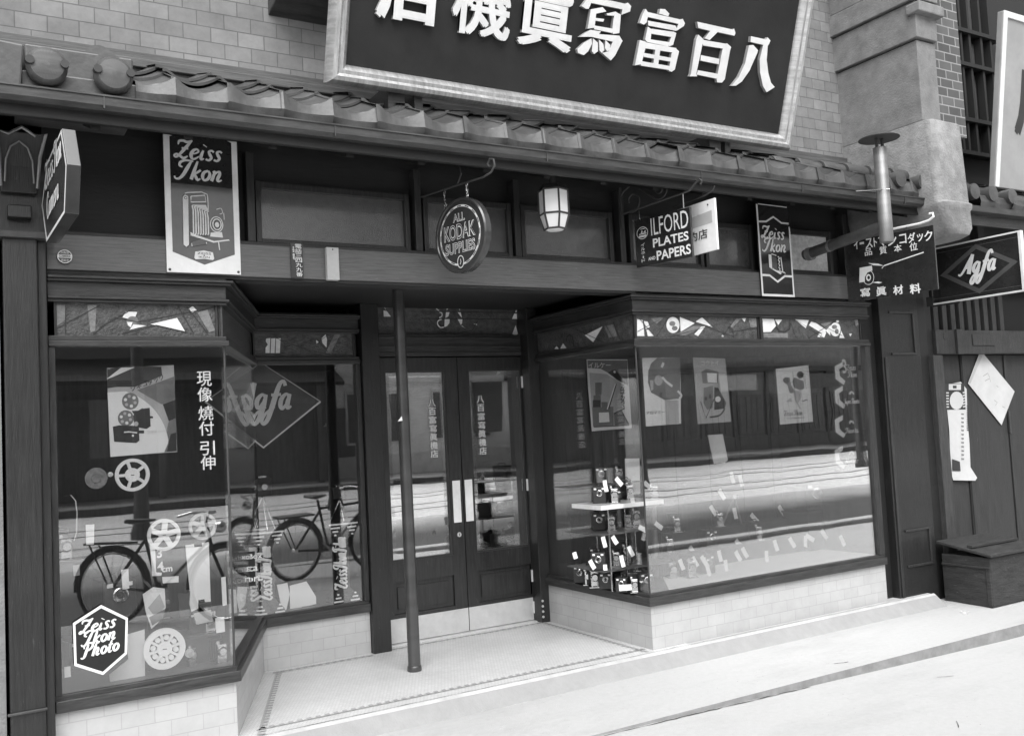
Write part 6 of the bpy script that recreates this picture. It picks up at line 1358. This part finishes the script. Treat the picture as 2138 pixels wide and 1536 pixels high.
# tall column stand with a camera
p = P(1368, 1138, .55); r = thing('column_stand', 'turned pale column stand with a camera on its cap in the right window', 'display stand', (p.x, .55, FLZ)); ztop = P(1350, 1048, .55).z - FLZ
b = MB(); b.lathe([(.05, 0), (.05, .02), (.022, .05), (.03, ztop * .3), (.02, ztop * .55), (.024, ztop - .04), (.05, ztop - .02), (.05, ztop)], (0, 0, 0), 'z', 18); b.build('column', 'zinc', r, smooth=True)
folding_camera('folding camera on the cap of the turned column stand', (p.x, .52, FLZ + ztop), 1.1, -30)
# stepped dark bench behind
r = thing('display_bench', 'low dark stepped bench carrying cameras along the rear of the right window', 'display stand', (4.55, .58, FLZ)); b = MB(); b.box(0, 1.6, 0, .35, 0, .14); b.box(.2, 1.55, .18, .35, .14, .26); b.build('steps', 'cloth_dark', r, bevel=.006)
for i, (xx, yy, zz, kd, lab) in enumerate(((4.62, .6, .143, 'f', 'folding camera at the left end of the dark bench'), (4.85, .78, .263, 'f', 'folding camera on the upper step, second from the left'), (5.05, .61, .143, 'b', 'box camera on the lower step of the dark bench'), (5.3, .78, .263, 'f', 'folding camera in the middle of the upper step'), (5.55, .61, .143, 'f', 'folding camera on the lower step near the right end'), (4.45, .5, 0, 'f', 'folding camera on the floor left of the dark bench'), (4.62, .4, 0, 'f', 'small folding camera lying low on the pale glare sheet'))):
    (folding_camera if kd == 'f' else box_camera)(lab, (xx, yy, FLZ + zz), 1.05, -30 + 7 * (i % 3))
p = P(1708, 1060, .55); box_camera('large dark box camera before the white backing card', (p.x, .55, P(1705, 1066, .55).z), 1.9, -28)
plinth('display_block', 'dark block raising the large box camera', p.x - .15, p.x + .15, .53, .86, P(1705, 1066, .55).z)
r = thing('tripod', 'spindly wooden tripod standing in the right window', 'tripod', P(1533, 1035, .8))
b_ = P(1533, 1035, .8)
for qx, qy in ((1490, 1140), (1560, 1138), (1543, 1120)):
    b = MB(); b.tube([(0, 0, 0), P(qx, qy, .8 if qx != 1543 else 1.05) - b_], .008, 6); b.build('leg', 'zinc', r)
b = MB(); b.lathe([(.001, -.02), (.03, -.02), (.03, .01), (.001, .012)], (0, 0, 0), 'z', 14); b.build('head', 'nickel', r)
# price tags
tag0 = None
def price_tag(px, py, Y, wpx=14, hpx=34, tilt=0, grp='white price tags in the right display window', lab='small curled white price tag among the cameras in the right window'):
    global tag0
    p = P(px, py, Y); dep = (W @ (p - EYEPT)).z; sx, sz = wpx * dep / FOC * 1.25, hpx * dep / FOC * .85
    M = Matrix.Translation(p) @ Matrix.Rotation(R(tilt), 4, 'Y') @ Matrix.Diagonal((sx, sz, sz, 1))
    if tag0 is None:
        b = MB(); N = 6; th = .02
        pr = [(.10 * math.sin(2.2 * (i / N - .2)), -.5 + i / N) for i in range(N + 1)]
        ring_ = lambda x_: [(x_, y_, z_) for y_, z_ in pr] + [(x_, y_ + th, z_) for y_, z_ in reversed(pr)]
        b.loft([ring_(-.5), ring_(.5)]); tag0 = b.build('price_tag', 'paper', None); tag0.matrix_world = M; tag(tag0, lab, 'price tag', grp); return
    c = tag0.copy(); C.objects.link(c); c.matrix_world = M; c['label'] = lab; c['group'] = grp
for px, py, tl, hp in ((1265, 1014, -3, 28), (1293, 1005, -38, 24), (1352, 1012, -45, 22), (1376, 1097, -50, 24), (1262, 1131, -8, 26), (1284, 1127, -28, 22), (1318, 1150, -22, 26), (1201, 1159, -10, 16), (1237, 1178, -25, 24), (1300, 1171, -6, 28), (1342, 1103, -60, 22), (1321, 1044, -5, 12), (1264, 1184, 5, 14)):
    price_tag(px, py, .2 if px > 1250 else .3, 8, hp, tl)
price_tag(1306, 1226, .1, 26, 14, 4)
for px, py, tl in ((1490, 1065, -30), (1536, 1071, -3), (1576, 1081, -40), (1633, 1065, -32), (1690, 1005, -3), (1530, 997, -4), (1548, 1003, -4), (1508, 1032, -28), (1553, 1105, -30), (1494, 1117, -28), (1513, 1113, -35), (1467, 1124, -25), (1580, 1105, -35), (1640, 1095, -30), (1748, 1100, -30), (1792, 1103, -30), (1722, 1115, -30), (1655, 1132, -28), (1544, 1135, -40), (1683, 1130, 15), (1692, 1122, -55), (1621, 1138, -10), (1556, 1153, -25), (1542, 1160, -25), (1504, 1160, -5), (1602, 1161, 6), (1517, 1180, 0), (1471, 1170, -28), (1452, 1172, -25), (1418, 1136, -22), (1433, 1120, -30), (1447, 1150, -30), (1590, 1128, -20), (1424, 1178, -15), (1760, 1128, -20), (1480, 1190, -8)):
    f = PZ(px, py + 16, .385); price_tag(px, py, min(.8, max(.08, f.y * .7)), 8, 27, tl)

# ================================================================== more stock in the corner of the right window
for i, (px, yy, z, sc_, rz, kd, lab) in enumerate(((1205, .75, zs1, 1.0, -45, 'b', 'box camera on the display floor at the rear of the corner cluster'), (1236, .5, zs1, 1.15, -30, 'f', 'open folding camera on the display floor behind the front row'), (1270, .5, zs1, 1.1, -20, 'f', 'open folding camera under the lowest glass shelf'), (1330, .3, zs1, 1.1, -25, 'f', 'open folding camera beside the turned column stand'), (1345, .12, zs1, 1.0, -20, 'b', 'box camera close to the front pane beside the corner bead'), (1306, .5, zs2, 1.1, -30, 'f', 'open folding camera at the right end of the lowest glass shelf'), (1245, .35, zs2, 1.0, -45, 'b', 'box camera at the left end of the lowest glass shelf'), (1252, .5, zs3, 1.0, -30, 'b', 'box camera behind the left post under the white shelf'), (1330, .5, zs3, 1.1, -25, 'f', 'open folding camera at the right end under the white shelf'), (1255, .42, zs4, .95, -40, 'b', 'small box camera at the left end of the white top shelf'), (1320, .42, zs4, 1.05, -20, 'f', 'open folding camera at the right end of the white top shelf'), (1400, .35, zs1, 1.2, -15, 'f', 'open folding camera in front of the turned column stand'), (1440, .25, zs1, 1.2, -20, 'f', 'open folding camera on the pale glare sheet, leftmost of the front row'), (1475, .3, zs1, 1.1, -10, 'b', 'box camera on the pale glare sheet in the front row'))):
    cam_at(lab, px, yy, z + (.01 if px >= 1440 else 0), sc_, rz, kd)
# ================================================================== joints, cracks and grit on the ground
def gz(x, y):
    z = PAVE(x)
    return -.1 if y > -.86 else z - .02 * min(1, max(0, (-.87 - y) / 1.63)) - (.025 * max(0, (-2.5 - y) / 2.25))
def crack(name, pts, w, m='ink'):
    rnd = random.Random(len(pts) * 7 + int(w * 1e5)); b = MB(); P_ = []
    for i in range(len(pts) - 1):
        (xa, ya, za), (xb, yb, zb) = pts[i], pts[i + 1]; n = max(2, int(math.hypot(xb - xa, yb - ya) / .05))
        for k in range(n): t = k / n; P_.append(Vector((xa + (xb - xa) * t, ya + (yb - ya) * t + rnd.uniform(-.004, .004), za + (zb - za) * t + .003)))
    vs = []
    for p in P_: h = w * rnd.uniform(.15, 1); vs += [p + Vector((0, -h, 0)), p + Vector((0, h, 0))]
    b.add(vs, [(2 * i, 2 * i + 2, 2 * i + 3, 2 * i + 1) for i in range(len(P_) - 1)]); return struct(b.build(name, m))
crack('step_joint', [(1.3, -.05, 0), (6.27, -.05, 0)], .003, 'iron')
q0, q1 = PZ(1366, 1530, -.13), PZ(1725, 1393, -.15)
crack('kerb_joint', [(2.2, -.885, gz(2.2, -.885)), (3.4, -.885, gz(3.4, -.885)), (4.45, -.882, gz(4.45, -.882))], .006)
for a, c, w in (((1742, 1409), (1782, 1403), .005), ((1957, 1417), (2001, 1412), .004), ((1998, 1512), (2000, 1530), .004)):
    pa, pc = PZ(*a, -.17), PZ(*c, -.17); crack('pavement_crack', [(pa.x, pa.y, gz(pa.x, pa.y)), ((pa.x + pc.x) / 2, (pa.y + pc.y) / 2 - .01, gz(pa.x, pa.y)), (pc.x, pc.y, gz(pc.x, pc.y))], w)
b = MB(); rnd = random.Random(11)
for i in range(420):
    x, y = rnd.uniform(.6, 8), rnd.choice((-.9 - rnd.random() ** 2 * 1.6, -.2 - rnd.random() * .6)); z = gz(x, y) if y < -.86 else -.1 + (y + .855) / .685 * .012; r0 = rnd.uniform(.0015, .0042)
    b.loft([[(x + r0 * rnd.uniform(.6, 1.3) * math.cos(t), y + r0 * rnd.uniform(.6, 1.3) * math.sin(t), z) for t in (0, 1.3, 2.5, 3.8, 5.1)], [(x + r0 * .5 * math.cos(t), y + r0 * .5 * math.sin(t), z + r0 * .8) for t in (0, 1.3, 2.5, 3.8, 5.1)]])
o = b.build('gravel', 'cement_grey'); o['kind'] = 'stuff'
p = PZ(2016, 1304, -.18); o = MB()
for i in range(7):
    a = rnd.uniform(0, 6.28); d = rnd.uniform(0, .035); c0 = Vector((d * math.cos(a), d * math.sin(a), .006 + rnd.uniform(0, .012))); o.loft([[c0 + Vector((rnd.uniform(-.012, .012), rnd.uniform(-.012, .012), -.006)) for _ in range(4)], [c0 + Vector((rnd.uniform(-.014, .014), rnd.uniform(-.014, .014), .008)) for _ in range(4)]])
o = o.build('litter', 'paper'); o.location = (p.x, p.y, gz(p.x, p.y)); tag(o, 'small heap of crumpled white litter against the kerb', 'litter')

# ================================================================== more stock low in the left window
for lab, cs, m_, Y_ in (('white price card standing before the corner cameras of the left window', [(449, 1290), (468, 1287), (470, 1318), (452, 1321)], 'paper', .15), ('grey folded leaflet lying under the notched card', [(404, 1280), (440, 1272), (446, 1296), (410, 1303)], 'paper_grey', .12), ('narrow white slip standing beside the corner bead low in the left window', [(462, 1205), (471, 1203), (474, 1262), (465, 1264)], 'paper', .12), ('dark lettered film carton beside the pale leaflet', [(372, 1240), (396, 1236), (398, 1284), (375, 1288)], 'enamel_mid', .2), ('white slip pinned under the high white card at the left', [(152, 1180), (166, 1178), (167, 1200), (154, 1202)], 'paper_grey', .3), ('small white square label near the left frame low in the pane', [(134, 1392), (147, 1390), (148, 1412), (135, 1414)], 'paper', .06)):
    board_thing('price_card', lab, 'card', Y_, cs, m_)
plinth('display_block', 'small dark block beside the notched card in the left window', .98, 1.2, .2, .36, .5)
for px, yy, z, sc_, rz, kd, lab in ((440, .22, .5, 1.1, 5, 'f', 'open folding camera on the small block beside the notched card'), (414, .24, .5, .9, -15, 'b', 'little box camera on the small block beside the notched card'), (462, .12, FLZ, 1.0, 10, 'f', 'open folding camera on the floor by the corner bead of the left window'), (330, .22, FLZ, 1.0, 20, 'b', 'box camera on the floor above the petal-cut reel'), (372, .3, FLZ, 1.15, -5, 'f', 'open folding camera behind the dark film carton'), (170, .5, FLZ, 1.3, 15, 'b', 'box camera on the floor at the far left of the left window')):
    p = P(px, 1300, yy); (folding_camera if kd == 'f' else box_camera)(lab, (p.x, yy, z), sc_, rz)
